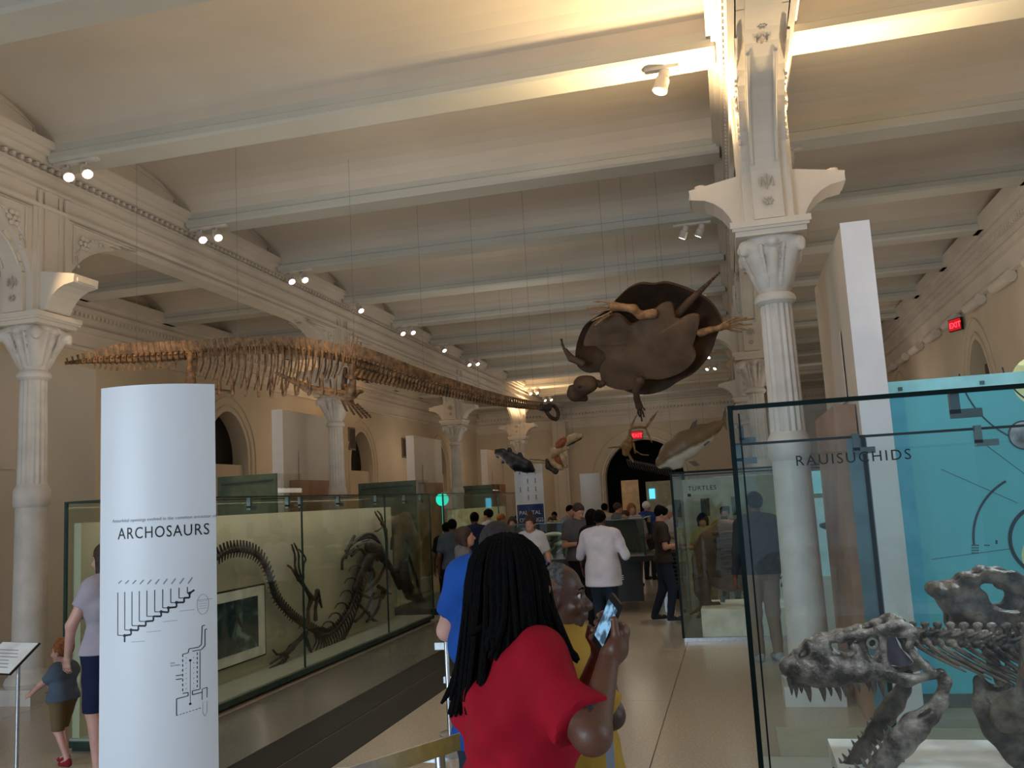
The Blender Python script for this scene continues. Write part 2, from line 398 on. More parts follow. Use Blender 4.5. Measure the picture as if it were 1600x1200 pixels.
M_NICHE = mat('window_blind', '6E6252', .8)
for (yc, w, z0, zs, zt) in AL:
    mb = MB(); arch_trim(mb, WL, 1, yc, w, zs, zt, 2.3, .14, .025); arch_trim(mb, WL, 1, yc, w, zs, zt, 2.3, .34, .02)
    mb.build('arch_moulding', M_WALL, wl)
    MB().bx(WL-.49, WL-.42, yc-w, yc+w, z0, zt).build('window_blind', M_DARK, wl, smooth=False)
    MB().bx(WL-.2, WL-.12, yc-w+.02, yc+w-.02, 2.35, 3.02).build('infill_panel', M_WALL, wl, smooth=False)
for (yc, w, z0, zs, zt) in ARR:
    mb = MB(); arch_trim(mb, WR, -1, yc, w, zs, zt, 1.2, .12, .025); arch_trim(mb, WR, -1, yc, w, zs, zt, 1.2, .38, .022)
    mb.build('arch_moulding', M_WALL, wr)
    MB().bx(WR+.3, WR+.36, yc-w, yc+w, z0, zt).build('window_blind', M_NICHE, wr, smooth=False)
    b = MB()
    for i in range(9): b.bx(WR+.26, WR+.30, yc-w+.1+i*.17, yc-w+.13+i*.17, z0, zt)
    b.build('blind_fold', M_NICHE, wr, kind='stuff', smooth=False)
# cornices of the side walls (stepped profile + dentils)
def cornice(name, x, s, y0, y1, parent=None):
    mb = MB()
    for d, a, b in ((.30, 5.80, 6.02), (.22, 5.68, 5.80), (.26, 5.60, 5.68), (.10, 5.36, 5.60), (.16, 5.26, 5.36), (.06, 4.98, 5.26), (.10, 4.93, 4.99)):
        mb.bx(min(x, x+s*d), max(x, x+s*d), y0, y1, a, b)
    o = mb.build(name, M_PL, parent, kind=None if parent else 'structure', smooth=False)
    d = MB(); y = y0
    while y < y1:
        d.bx(min(x, x+s*.17), max(x, x+s*.17), y, y+.05, 5.53, 5.60); y += .11
    d.build('dentil_row', M_PL, o, kind='stuff', smooth=False); return o
cornice('trim_1', WL, 1, Y0, YB); tr = cornice('trim_2', WR, -1, Y0, YB)
# round bolsters under the right cornice
for k in range(12):
    y = 15.4+k*1.5
    MB().lathe([(0, 0), (.1, 0), (.1, .9), (0, .9)], 12).build('plaster_bolster', M_PL, tr, local=True)
    o = bpy.data.objects[-1] if False else None
for i, o in enumerate([c for c in bpy.data.objects if c.name.startswith('plaster_bolster')]):
    o.location = Vector((WR-.10, 13.2+i*1.75, 4.86)) - tr.location; o.rotation_euler = (R(-90), 0, 0)
for k, o in enumerate(range(2)):
    pass
# wall grilles left
for i, (y, z) in enumerate(((25.2, 3.98), (29.7, 3.9))):
    g = MB().bx(WL, WL+.05, y-.22, y+.22, z-.35, z+.35).build('wall_grille', mat('grille_grey', '77695A', .6), None, ['grey rectangular grille on left wall, nearer one', 'grey rectangular grille on left wall, farther one'][i], 'grille', 'wall grilles')
    m = MB()
    for j in range(6): m.bx(WL+.05, WL+.065, y-.18+j*.065, y-.15+j*.065, z-.3, z+.3)
    m.build('slats', mat('grille_dark', '4A4038', .6), g, kind='stuff', smooth=False)
# end wall with the dark doorway
we = MB()
DX, DW, DT = -3.75, 1.72, 4.18
top = arch_pts(DX, DW, 0, 2.5, DT, 12, False)[1:-1]
we.bx(WL, DX-DW, YB, YB+.5, 0, ZC+.5); we.bx(DX+DW, WR, YB, YB+.5, 0, ZC+.5)
for i in range(len(top)-1):
    (a, b), (c, d) = top[i], top[i+1]; we.prism([(a, b), (c, d), (c, ZC+.5), (a, ZC+.5)], 1, YB, YB+.5)
wb = we.build('wall_back', M_WALL, None, kind='structure', smooth=False)
m = MB(); m.tube([(a, YB-.01, b) for a, b in arch_pts(DX, DW+.12, 0, 2.5, DT+.12, 12, False)], .07, 6); m.build('arch_surround', M_PL, wb)
m = MB(); m.tube([(a, YB-.01, b) for a, b in arch_pts(DX, DW+.55, 0, 2.5, DT+.55, 12, False)], .025, 6); m.build('arch_moulding', M_WALL, wb)
dr = empty('door_1', (DX, YB+.5, 0), kind='structure')
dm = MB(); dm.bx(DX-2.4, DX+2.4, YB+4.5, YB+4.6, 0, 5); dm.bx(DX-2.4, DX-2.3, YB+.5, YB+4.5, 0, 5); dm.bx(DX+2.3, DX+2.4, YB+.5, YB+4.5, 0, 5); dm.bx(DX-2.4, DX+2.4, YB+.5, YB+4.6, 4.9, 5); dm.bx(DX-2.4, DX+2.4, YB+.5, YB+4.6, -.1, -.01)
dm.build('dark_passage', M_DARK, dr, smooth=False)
cn = MB()
for d, a, b in ((.30, 5.72, 6.02), (.20, 5.55, 5.72), (.10, 5.3, 5.55), (.16, 5.2, 5.3), (.05, 4.9, 5.2)): cn.bx(WL, WR, YB-d, YB, a, b)
ct = cn.build('trim_3', M_PL, None, kind='structure', smooth=False)
d = MB(); x = WL
while x < WR: d.bx(x, x+.07, YB-.2, YB-.1, 5.46, 5.55); x += .15
d.build('dentil_row', M_PL, ct, kind='stuff', smooth=False)
for i, x in enumerate((XL, XR)):
    m = MB(); m.bx(x-.34, x+.34, YB-.22, YB, 0, 3.95); m.bx(x-.42, x+.42, YB-.3, YB, 3.95, 4.1); m.bx(x-.30, x+.30, YB-.2, YB, 4.1, 5.3)
    m.bx(x-.22, x-.18, YB-.25, YB-.2, .4, 3.7); m.bx(x+.18, x+.22, YB-.25, YB-.2, .4, 3.7)
    m.build('trim_%d' % (4+i), M_PL, None, kind='structure', smooth=False)

# ceiling ------------------------------------------------------------
ce = empty('ceiling', (0, 0, ZC), kind='structure')
BY = [Y1+BAY/3*j for j in range(-5, 13) if Y1+BAY/3*j < YB+.5]
HW = .21
def beam_mb(x0, x1, y):
    m = MB(); P = [(y-HW, ZS+.03), (y-HW+.03, ZS), (y+HW-.03, ZS), (y+HW, ZS+.03), (y+HW, ZS+.10), (y+HW-.03, ZS+.12), (y+HW-.03, ZC+.05), (y-HW+.03, ZC+.05), (y-HW+.03, ZS+.12), (y-HW, ZS+.10)]
    m.prism(P, 0, x0, x1); return m
for y in BY:
    for (a, b) in ((WL+.05, XL-.33), (XL+.33, XR-.33), (XR+.33, WR-.05)):
        beam_mb(a, b, y).build('beam', M_BEAM, ce, smooth=False)
RISE = .42
def vault_pts(y, n=14):
    a = y+HW-.03; b = y+BAY/3-HW+.03; c = (a+b)/2; w = (b-a)/2
    return [(c-w*math.cos(PI*i/n), ZC+RISE*math.sin(PI*i/n)**.85) for i in range(n+1)]
for y in BY[:-1]:
    P = vault_pts(y); Q = P+[(p[0], p[1]+.06) for p in P[::-1]]
    m = MB(); n = len(P)
    for i in range(n-1): m.prism([P[i], P[i+1], (P[i+1][0], P[i+1][1]+.06), (P[i][0], P[i][1]+.06)], 0, WL-.3, WR+.3)
    m.build('vault', M_CEIL, ce)
MB().bx(WL-.5, WR+.5, Y0, YB+.5, ZC+.6, ZC+.75).build('roof_slab', M_CEIL, ce, smooth=False)

# arcade girders with spandrels, mouldings, dentils, lunettes --------------
def arcade(name, X):
    g = empty(name, (X, Y0, 0), kind='structure')
    m = MB(); m.bx(X-.20, X+.20, Y0, YB, 5.30, 5.98)
    m.bx(X-.13, X+.13, Y0, YB, 5.24, 5.30)
    m.build('girder_web', M_PL, g, smooth=False)
    m = MB()
    for s in (-1, 1):
        for d, a, b in ((.40, 5.93, 6.02), (.36, 5.87, 5.93), (.30, 5.80, 5.87), (.25, 5.70, 5.72), (.24, 5.52, 5.55), (.25, 5.30, 5.34)):
            m.bx(X+s*.19, X+s*d, Y0, YB, a, b)
    m.build('cornice_moulding', M_PL, g, smooth=False)
    for s in (-1, 1):
        m = MB(); y = Y0
        while y < min(YB, 26): m.bx(X+s*.2, X+s*.265, y, y+.04, 5.745, 5.785); y += .11
        m.build('dentil_row', M_PL, g, kind='stuff', smooth=False)
    for y in BY[:-1]:
        P = vault_pts(y)
        for s in (-1, 1):
            m = MB(); m.prism(P+[(P[-1][0], ZC-.05), (P[0][0], ZC-.05)], 0, X+s*.16, X+s*.20)
            a, b = P[2], P[-3]; inner = [(y2, ZC+.05+(z-ZC)*.72) for y2, z in P[2:-2]]
            m.tube([(X+s*.205, p[0], p[1]) for p in inner+[(inner[-1][0], ZC+.06), (inner[0][0], ZC+.06), inner[0]]], .012, 5)
            m.build('lunette', M_PL, g)
    return g
def spandrel_mb(sgn):
    """local: pier centre at y=0, arch springs on side sgn; x centred"""
    m = MB(); arc = []
    for i in range(13):
        a = i/12*PI/2; arc.append((sgn*(.27+1.45*(1-math.cos(a))), 4.45+.846*math.sin(a)))
    for i in range(12):
        (a, b), (c, d) = arc[i], arc[i+1]; m.prism([(a, b), (c, d), (c, 5.34), (a, 5.34)], 0, -.19, .19)
    # arch rib (intrados)
    full = [(sgn*.27, 4.12), (sgn*.27, 4.45)]+arc[1:]
    for i in range(len(full)-1):
        (a, b), (c, d) = full[i], full[i+1]; tx, tz = c-a, d-b; L = math.hypot(tx, tz); nx, nz = (tz/L*sgn, -tx*sgn/L*1.0)
        th = .052
        m.prism([(a, b), (c, d), (c+nx*th*1.0, d+nz*th), (a+nx*th, b+nz*th)], 0, -.127, .127)
    return m, arc
def rosette(m, x, y, z, r, s):
    for k in range(6):
        a = k*PI/3; m.ball((x+s*.008, y+.62*r*math.cos(a), z+.62*r*math.sin(a)), (.018, r*.38, r*.30), 4)
    m.ball((x+s*.012, y, z), (.022, r*.28, r*.28), 5)
arL = arcade('arcade_girder', XL); arR = arcade('arcade_girder', XR)
tag(arL, 'white plaster arcade girder with lunettes along the left row of columns'); tag(arR, 'white plaster arcade girder over the right row of columns, lit warm near the top')
def motif(m, y, z, s, sc=1.0, face='y', x0=0):
    """small incised M with bud, drawn as raised ridges on a face at y (facing sign s)"""
    def L(pts, r): m.tube([(x0+a*sc, y+s*.004, z+b*sc) for a, b in pts], r*sc, 5)
    L([(-.055, .0), (-.05, .06), (-.035, .09)], .007); L([(-.045, .09), (-.02, .03), (0, -.01)], .006); L([(.045, .09), (.02, .03), (0, -.01)], .006)
    L([(.055, .0), (.05, .06), (.035, .09)], .007); L([(0, -.03), (0, .09)], .005)
    m.ball((x0, y+s*.006, z+.10*sc), (.012*sc, .008, .018*sc), 4)
    for k in range(6):
        a = k*PI/3; m.ball((x0+.028*sc*math.cos(a), y+s*.006, z+(-.13+.028*math.sin(a))*sc), (.015*sc, .008, .015*sc), 4)
def make_pier(g, X, Yc, near=True):
    M = MB().bx(X-.21, X+.21, Yc-.27, Yc+.27, 4.10, 5.32)
    for s in (-1, 1):
        for sy in (-1, 1):
            M.bx(X+s*.21, X+s*.235, Yc+sy*.20-.02, Yc+sy*.20+.02, 4.12, 5.5)
            M.bx(X+s*.21, X+s*.225, Yc+sy*.11-.012, Yc+sy*.11+.012, 4.12, 5.5)
    M.build('pier_block', M_PL, g, smooth=False)
    for sy in (-1, 1):
        m, arc = spandrel_mb(sy)
        m2 = MB(); 
        for v in m.v: v += np.array([X, Yc, 0])
        m.build('spandrel', M_PL, g, smooth=False)
        if near:
            for s in (-1, 1):
                fr = MB(); x = X+s*.195
                off = [(sy*.40, 4.66)]+[(a+sy*-.0, b+.10) for a, b in arc[4:-2]]
                pts = [(x, Yc+sy*.36, 5.26), (x, Yc+sy*.36, 4.80)]+[(x, Yc+a, min(b+.12, 5.20)) for a, b in arc[3:-3]]+[(x, Yc+sy*1.45, 5.24), (x, Yc+sy*.36, 5.26)]
                fr.tube(pts, .014, 5)
                fr.build('spandrel_frame', M_PL, g)
                ro = MB(); rosette(ro, x, Yc+sy*.53, 5.08, .105, s)
                for q in range(4): ro.ball((x+s*.006, Yc+sy*(.66+q*.07), 5.15+.015*math.sin(q*2)), (.014, .028, .02), 4); ro.ball((x+s*.006, Yc+sy*.43, 4.95-q*.055), (.014, .018, .024), 4)
                ro.build('rosette', M_CARVE if False else M_PL, g)
    # motifs and raised rails on the arch rib that springs toward the hall entrance
    A_ = [(Yc-(.335+1.45*(1-math.cos(i/16*PI/2))), 4.45+.80*math.sin(i/16*PI/2)) for i in range(17)]
    rl = MB()
    for s in (-1, 1): rl.tube([(X+s*.105, a, b) for a, b in A_[2:13]], .016, 6)
    rl.build('arch_rail', M_PL, g)
    if near:
        m = MB(); motif(m, 0, 0, -1, .9, x0=0); (a, b), (c_, d_) = A_[13], A_[14]; an = math.atan2(b-d_, a-c_)
        T = Matrix.Translation((X, (a+c_)/2, (b+d_)/2-.01)) @ Matrix.Rotation(an-PI/2+PI, 4, 'X') @ Matrix.Rotation(PI, 4, 'Z') @ Matrix.Rotation(PI, 4, 'Y')
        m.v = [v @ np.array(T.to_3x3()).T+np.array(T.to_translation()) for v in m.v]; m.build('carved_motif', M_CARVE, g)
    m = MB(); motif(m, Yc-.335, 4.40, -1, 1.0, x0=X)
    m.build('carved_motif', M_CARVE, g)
def capital_mesh():
    d = SD(.015)
    d.cap((0, 0, 3.48), (0, 0, 3.70), .125, .15, .03); d.cap((0, 0, 3.70), (0, 0, 3.96), .15, .265, .04)
    for k in range(4):
        a = PI/4+k*PI/2; c, s = math.cos(a), math.sin(a)
        d.cap((c*.12, s*.12, 3.60), (c*.25, s*.25, 3.90), .06, .085, .05); d.ell((c*.325, s*.325, 3.90), (.055, .055, .06), .04)
        d.ell((c*.345, s*.345, 3.85), (.035, .035, .035), .02)
        a = k*PI/2; c, s = math.cos(a), math.sin(a)
        d.cap((c*.12, s*.12, 3.56), (c*.20, s*.20, 3.84), .035, .055, .02); d.ell((c*.235, s*.235, 3.93), (.06, .06, .05), .02)
        for t in (-.36, .36):
            c, s = math.cos(a+t), math.sin(a+t); d.cap((c*.15, s*.15, 3.56), (c*.275, s*.275, 3.90), .012, .018, .006)
    return d.mb(planes=[((0, 0, 3.99), (0, 0, 1)), ((0, 0, 3.5), (0, 0, -1))])
ARM = [(.21, 4.13), (.30, 4.13), (.335, 4.21), (.39, 4.29), (.46, 4.35), (.54, 4.39), (.66, 4.41), (.67, 4.50), (.21, 4.58)]
def make_column():
    c = empty('column', (0, 0, 0), label='x', cat='column', group='cast-iron columns along the hall')
    m = MB(); m.bx(-.24, .24, -.24, .24, 0, .16); m.lathe([(.22, .16), (.24, .20), (.22, .25), (.19, .28), (.175, .34)], 24); m.build('plinth', M_IRON, c, local=True)
    MB().lathe([(.172, .34), (.160, 2.02)], 28).build('lower_shaft', M_IRON, c, local=True)
    MB().lathe([(.165, 2.02), (.185, 2.05), (.185, 2.20), (.165, 2.24), (.15, 2.27)], 28).build('collar', M_IRON, c, local=True)
    MB().lathe([(.150, 2.27), (.136, 3.42)], 96, flute=16, amp=.10).build('fluted_shaft', M_IRON, c, local=True)
    MB().lathe([(.138, 3.40), (.175, 3.43), (.18, 3.46), (.165, 3.49), (.14, 3.51)], 28).build('necking', M_IRON, c, local=True)
    capital_mesh().build('capital', M_IRON, c, local=True)
    m = MB()
    for w, a, b in ((.30, 3.985, 4.03), (.325, 4.03, 4.055), (.34, 4.055, 4.11)): m.bx(-w, w, -w, w, a, b)
    m.build('abacus', M_PL, c, local=True, smooth=False)
    for s in (-1, 1):
        m = MB(); P = [(s*a, b) for a, b in ARM]; m.prism(P, 1, -.19, .19); m.prism([(s*.665, 4.425), (s*.665, 4.47), (s*.675, 4.47), (s*.675, 4.425)], 1, -.14, .14)
        m.build('bracket', M_PL, c, local=True, smooth=False)
    return c
col0 = make_column(); ci = 0
order = ['nearest', 'second', 'third', 'fourth']
for X, side in ((XL, 'left'), (XR, 'right')):
    g = arL if side == 'left' else arR
    for k in range(-1, 4):
        y = Y1+BAY*k; make_pier(g, X, y, k < 2)
        if k < 0:
            c = col0 if ci == 0 else None
            continue
        c = col0 if ci == 0 else copy_tree(col0); ci += 1
        c.location = (X, y, 0)
        c['label'] = {'left0': 'white fluted column beside the child, left end of the hall', 'left1': 'white column rising behind the hanging skeleton and long glass case',
                      'left2': 'third white column of the left row, under the skeleton neck', 'left3': 'farthest white column of the left row, lamp glowing above its capital',
                      'right0': 'tall white fluted column behind the near glass case with the jaws', 'right1': 'second white column of the right row, beside the turtle skeleton',
                      'right2': 'third white column of the right row, mostly hidden', 'right3': 'farthest white column of the right row, mostly hidden'}[side+str(k)]
# columns behind the camera line are not in view

#@@PART2
# ================================================================= TALL PANELS beside the columns
def slab(x0, x1, y0, y1, z, label, side, boxy=None):
    r = empty('display_board', ((x0+x1)/2, y0, 0), label=label, cat='panel', group='tall freestanding display panels')
    MB().bx(x0+.012, x1-.012, y0+.012, y1, .0, z).build('core', M_SLAB, r, smooth=False)
    MB().bx(x0, x1, y0, y0+.012, 0, z+.002).build('end_face', M_SLABW, r, smooth=False)
    f = x0 if side < 0 else x1
    m = MB(); yc = y0+(y1-y0)*.42
    m.bx(f, f+side*.006, yc-.35, yc+.35, z-1.35, z-.75); m.bx(f, f+side*.003, y0+.25, y0+1.0, z-1.62, z-1.60)
    m.build('inset_board', M_SLAB, r, smooth=False)
    if boxy is None: MB().bx(f, f+side*.16, y0+.25, y1-.5, 0, 2.42).build('wood_base', M_WOOD, r, smooth=False)
    return r
slab(.985, 1.205, 7.2, 9.6, 3.83, 'tall beige panel with bright white end face beside the near column', -1)
slab(-8.27, -8.05, 7.0, 9.92, 3.83, 'tall grey panel behind the left column, above the child', 1, 0)
slab(-8.27, -8.05, 14.9, 17.2, 3.74, 'tall grey panel with white edge above the middle of the long case', 1)
slab(-8.27, -8.05, 21.9, 24.2, 3.66, 'white-edged tall panel just right of the glass case end, third along', 1)
slab(-8.27, -8.05, 29.0, 31.2, 3.6, 'farthest white-edged tall panel, beside the blue and white pylon', 1)
slab(1.0, 1.21, 22.0, 24.0, 3.7, 'pale tall panel far down the right aisle', -1)

# ================================================================= PYLONS (elliptical information pillars)
def pylon(px, w, h, dep, Y, rz, label, m=None):
    p = at(px, 800, Y=Y); r = empty('information_pylon', (p[0], Y, 0), rz, label=label, cat='pylon', group='curved information pylons')
    P = [(w/2*math.cos(a), dep/2*math.sin(a)) for a in np.linspace(0, 2*PI, 49)[:-1]]
    # lens-shaped section: front and back arcs
    n = 24; front = [(-w/2+w*i/n, -dep/2*(1-((2*i/n-1)**2))) for i in range(n+1)]; back = [(-x, -y) for x, y in front][1:-1]
    b = MB(); b.prism(front+back, 2, .05, h); b.build('body', m or M_PYL, r, local=True)
    MB().prism([(x*.9, y*.9) for x, y in front+back], 2, 0, .05).build('base', M_STEEL, r, local=True)
    def bend(V, off=.0012):
        V = V.copy(); x = V[:, 0]; y = -dep/2*(1-(2*x/w)**2)
        V[:, 2] = V[:, 2]*.2 - y + off     # text frame: z points toward the viewer (-Y)
        return V
    return r, bend
TF = Matrix.Rotation(R(90), 4, 'X')    # text plane: x right, y up, z toward -Y
class Flat(MB):
    """thin printed marks in the text frame, bent with the pylon"""
    def rect(s, x0, y0, x1, y1): n = 4; 
    def line(s, x0, y0, x1, y1, w=.004, seg=6):
        L = math.hypot(x1-x0, y1-y0)+1e-9; nx, ny = -(y1-y0)/L*w/2, (x1-x0)/L*w/2
        V = []; f = []
        for i in range(seg+1):
            t = i/seg; x = x0+(x1-x0)*t; y = y0+(y1-y0)*t
            V += [(x+nx, y+ny, 0), (x-nx, y-ny, 0), (x+nx, y+ny, .0006), (x-nx, y-ny, .0006)]
            if i: a = (i-1)*4; f += [(a+2, a+3, a+7, a+6), (a, a+2, a+6, a+4), (a+1, a+5, a+7, a+3)]
        f += [(0, 1, 3, 2), (seg*4, seg*4+2, seg*4+3, seg*4+1)]
        return s.add(V, f)
    def dot(s, x, y, r, n=10):
        V = [(x+r*math.cos(i*2*PI/n), y+r*math.sin(i*2*PI/n), z) for z in (0, .0008) for i in range(n)]
        return s.add(V, [tuple(range(n, 2*n))]+[(i, (i+1) % n, n+(i+1) % n, n+i) for i in range(n)])
    def ring(s, x, y, r, w, n=20, ry=None):
        ry = ry or r
        for i in range(n):
            a, b = i*2*PI/n, (i+1)*2*PI/n; s.line(x+r*math.cos(a), y+ry*math.sin(a), x+r*math.cos(b), y+ry*math.sin(b), w, 1)
        return s
    def out(s, name, m, parent, bend=None):
        V = np.vstack(s.v)
        if bend: V = bend(V, .0006)
        else: V = V+np.array([0, 0, .0008])
        s.v = [V @ np.array(TF.to_3x3()).T]; return s.build(name, m, parent, local=True, smooth=False)
A = at(247, 604, Z=2.5); AY = 4.02
pA, bendA = pylon(247, .575, 2.5, .17, AY, R(20), 'large white curved pylon lettered ARCHOSAURS with a branching diagram')
pA.location.x = at(248, 900, Y=AY)[0]
# pixel -> pylon coordinates (x right, z up), using the pylon's own plane
def onpyl(px, py, r=pA):
    n = (math.sin(R(20)), -math.cos(R(20)), 0); o = np.array(r.location)
    q = onplane(px, py, o+np.array(n)*.06, n)-o; return q[0]*math.cos(R(20))+q[1]*math.sin(R(20)), q[2]
x, z = onpyl(183, 843); x2, _ = onpyl(322, 834)
txt('ARCHOSAURS', .082, M_INK, pA, TF @ Matrix.Translation((0, 0, 0)), bend=lambda V: bendA(V*np.array([(x2-x)/.56, 1, 1])+np.array([x, z, 0]), .001), spacing=1.12)
for o in list(pA.children):
    if o.name.startswith('lettering'):
        bb = [v.co.x for v in o.data.vertices]
x3, z3 = onpyl(173, 817)
txt('Antorbital openings evolved in the common ancestor of', .024, M_INKG, pA, TF, bend=lambda V: bendA(V*np.array([.93, 1, 1])+np.array([x3, z3, 0]), .001))
d = Flat(); cx = [183+12.2*i for i in range(10)]
base = [(195, 1000), (206, 991), (218, 984), (230, 977), (242, 969), (254, 962), (265, 956), (277, 948), (288, 941), (296, 934), (303, 922)]
tops = [926, 925, 924, 923, 922, 921, 920, 919, 918, 917]
for i in range(10):
    bx, by = base[i]; X0, Z0 = onpyl(cx[i], tops[i]); X1, Z1 = onpyl(cx[i], by-7); X2, Z2 = onpyl(bx, by-7)
    d.line(X0, Z0, X1, Z1, .004); d.line(X1, Z1, X2, Z2, .004)
    X3, Z3 = onpyl(*base[i]); X4, Z4 = onpyl(*base[i+1]); d.line(X2, Z2, X3, Z3, .008) if i else d.line(X2, Z2+.005, X3, Z3-.01, .008)
    d.line(X2, Z2, onpyl(base[i+1][0], base[i+1][1])[0], onpyl(0, base[i+1][1]-2)[1] if False else Z4, .009)
    if i in (0, 1, 5, 6, 7, 9): d.dot(X2, Z2, .008)
d.out('branching_diagram', M_INK, pA, bendA)
d = Flat()
for k in range(10): X0, Z0 = onpyl(184+12.2*k, 912); X1, Z1 = onpyl(190+12.2*k, 907-.5*k); d.line(X0, Z0, X1, Z1, .006, 2)
for k in range(5): X0, Z0 = onpyl(200+25*k, 1003-16*k); X1, Z1 = onpyl(222+25*k, 1001-16*k); d.line(X0+.02, Z0, X1+.02, Z1, .002, 2)
X0, Z0 = onpyl(315, 945); d.ring(X0, Z0, .026, .0018, 20, .05)
for k in range(4): d.line(X0-.018, Z0-.02+.012*k, X0+.018, Z0-.02+.012*k, .0015, 2)
X0, Z0 = onpyl(277, 1036); 
tag(d.out('grey_notes', M_INKG, pA, bendA), kind='stuff')
x4, z4 = onpyl(268, 1040)
txt('you\nare here', .013, M_INKG, pA, TF, bend=lambda V: bendA(V+np.array([x4, z4+.012, 0]), .001))
d = Flat()
def pl(pts, w, dash=False):
    for (a, b), (c, e) in zip(pts, pts[1:]):
        p, q = onpyl(a, b), onpyl(c, e)
        if not dash: d.line(*p, *q, w, 3)
        else:
            for k in range(8): t = k/8; u = t+.07; d.line(p[0]+(q[0]-p[0])*t, p[1]+(q[1]-p[1])*t, p[0]+(q[0]-p[0])*u, p[1]+(q[1]-p[1])*u, w, 1)
pl([(318, 978), (314, 979), (313, 1008), (309, 1012), (295, 1014), (294, 1020), (286, 1022)], .004)
pl([(321, 984), (318, 985), (318, 1010), (313, 1016), (300, 1018)], .004)
pl([(286, 1022), (286, 1083)], .004, True); pl([(307, 1020), (307, 1078)], .004, True); pl([(311, 1018), (311, 1078)], .003)
pl([(276, 1055), (285, 1054)], .004); pl([(276, 1061), (285, 1060)], .004)
pl([(286, 1083), (294, 1082), (294, 1087), (277, 1091), (277, 1117)], .004); pl([(311, 1078), (300, 1080), (300, 1086), (314, 1083)], .004)
pl([(277, 1117), (314, 1107)], .003, True); pl([(314, 1078), (321, 1076), (321, 1092)], .003); pl([(314, 1078), (314, 1095)], .003)
pl([(321, 1098), (321, 1115), (318, 1121), (315, 1116), (315, 1098)], .002, True)
pl([(297, 1033), (297, 1099)], .002)
for q in ((297, 1032), (297, 1100)): d.dot(*onpyl(*q), .006)
for k in range(7):
    for xx in (291, 302): d.dot(*onpyl(xx, 1028+k*8), .002, 6)
d.out('floor_plan', M_INK, pA, bendA)

pP, bP = pylon(829, .56, 2.5, .17, 17.0, R(10), 'blue and white curved pylon lettered PALATAL OPENINGS behind the crowd')
pl_ = Flat()
for k in range(1):
    for yy in np.linspace(1.28, 1.72, 40): pl_.line(-.26, yy, .26, yy, .0118, 10)
pl_.out('blue_band', M_INKB, pP, bP)
txt('PALATAL', .105, M_WHITE, pP, TF, bend=lambda V: bP(V+np.array([-.22, 1.53, 0]), .004))
txt('OPENINGS', .105, M_WHITE, pP, TF, bend=lambda V: bP(V*np.array([.92, 1, 1])+np.array([-.22, 1.39, 0]), .004))
d = Flat()
for cxx in (-.17, -.02, .13):
    for j, yy in enumerate((2.36, 2.18, 2.02, 1.86)):
        if cxx < -.1 and j in (1, 3): continue
        d.line(cxx, yy-.035, cxx, yy+.03, .02, 2); d.line(cxx-.018, yy-.035, cxx+.018, yy-.035, .014, 2); d.dot(cxx, yy+.035, .012, 8); d.line(cxx-.03, yy-.065, cxx+.03, yy-.065, .004, 2)
tag(d.out('small_figures', M_INKG, pP, bP), kind='stuff')
p3, b3 = pylon(925, .56, 2.45, .17, 24.5, R(15), 'pale curved pylon standing against the end wall, left of the dark doorway')
d = Flat(); d.line(-.15, 1.45, .12, 1.45, .03, 4); d.out('faint_heading', mat('ochre_ink', 'B79A6B'), p3, b3)
p4, b4 = pylon(987, .62, 2.32, .17, 32.0, R(0), 'warm cream pylon standing in front of the dark doorway', mat('pylon_cream', 'E3C79E', .5))
d = Flat(); d.line(-.2, 1.5, .2, 1.5, .01, 4); d.out('thin_rule', M_INKG, p4, b4)

# ================================================================= GLASS CASES
def pane(name, x0, x1, y0, y1, z0, z1, m, parent): return MB().bx(x0, x1, y0, y1, z0, z1).build(name, m, parent, smooth=False)
def edges(x0, x1, y0, y1, z, t, m, parent, name='glass_edge', zt=.012):
    e = MB(); e.bx(x0, x1, y0-t/2, y0+t/2, z-zt, z); e.bx(x0, x1, y1-t/2, y1+t/2, z-zt, z); e.bx(x0-t/2, x0+t/2, y0, y1, z-zt, z); e.bx(x1-t/2, x1+t/2, y0, y1, z-zt, z)
    return e.build(name, m, parent, smooth=False)
def clips(parent, pts, s=1):
    for i, (x, y, z, ax) in enumerate(pts):
        c = MB(); c.bx(x-.02*s, x+.02*s, y-.02*s, y+.02*s, z-.10*s, z+.01)
        if ax == 'x': c.bx(x-.02*s, x+.11*s, y-.02*s, y+.02*s, z-.12*s, z-.08*s)
        else: c.bx(x-.02*s, x+.02*s, y-.02*s, y+.11*s, z-.12*s, z-.08*s)
        c.build('glass_clip', M_CLIP, parent, smooth=False)
# --- long left case
LX, LX2, LY0, LY1, LZ = -4.77, -5.40, 6.3, 13.6, 2.0
k1 = empty('glass_case', ((LX+LX2)/2, (LY0+LY1)/2, 0), label='long glass case holding a dark fossil skeleton and a framed picture, left side', cat='display case', group='glass display cases')
pane('plinth', LX2+.04, LX-.05, LY0+.05, LY1-.05, 0, .035, M_BLACK, k1)
pane('base_rail', LX2+.0, LX-.0, LY0, LY1, .035, .085, M_GEDGE2, k1)
pane('deck', LX2+.03, LX-.03, LY0+.03, LY1-.03, .085, .10, M_BASE, k1)
pane('back_panel', LX2+.03, LX2+.10, LY0+.06, LY1-.35, .10, 1.82, M_CREAM, k1)
pane('back_glass', LX2, LX2+.012, LY0, LY1, .10, LZ, M_GL, k1)
js = [LY0, 9.24, 11.71, LY1]
for a, b in zip(js, js[1:]): pane('front_pane', LX-.012, LX, a+.004, b-.004, .10, LZ-.01, M_GL, k1)
for y in (LY0, LY1): pane('end_pane', LX2, LX, y-.006, y+.006, .10, LZ-.01, M_GL, k1)
edges(LX2, LX, LY0, LY1, LZ, .022, M_GEDGE2, k1, 'top_edge', .016)
for y in js: pane('joint', LX-.016, LX+.003, y-.007, y+.007, .10, LZ, M_GEDGE2, k1)
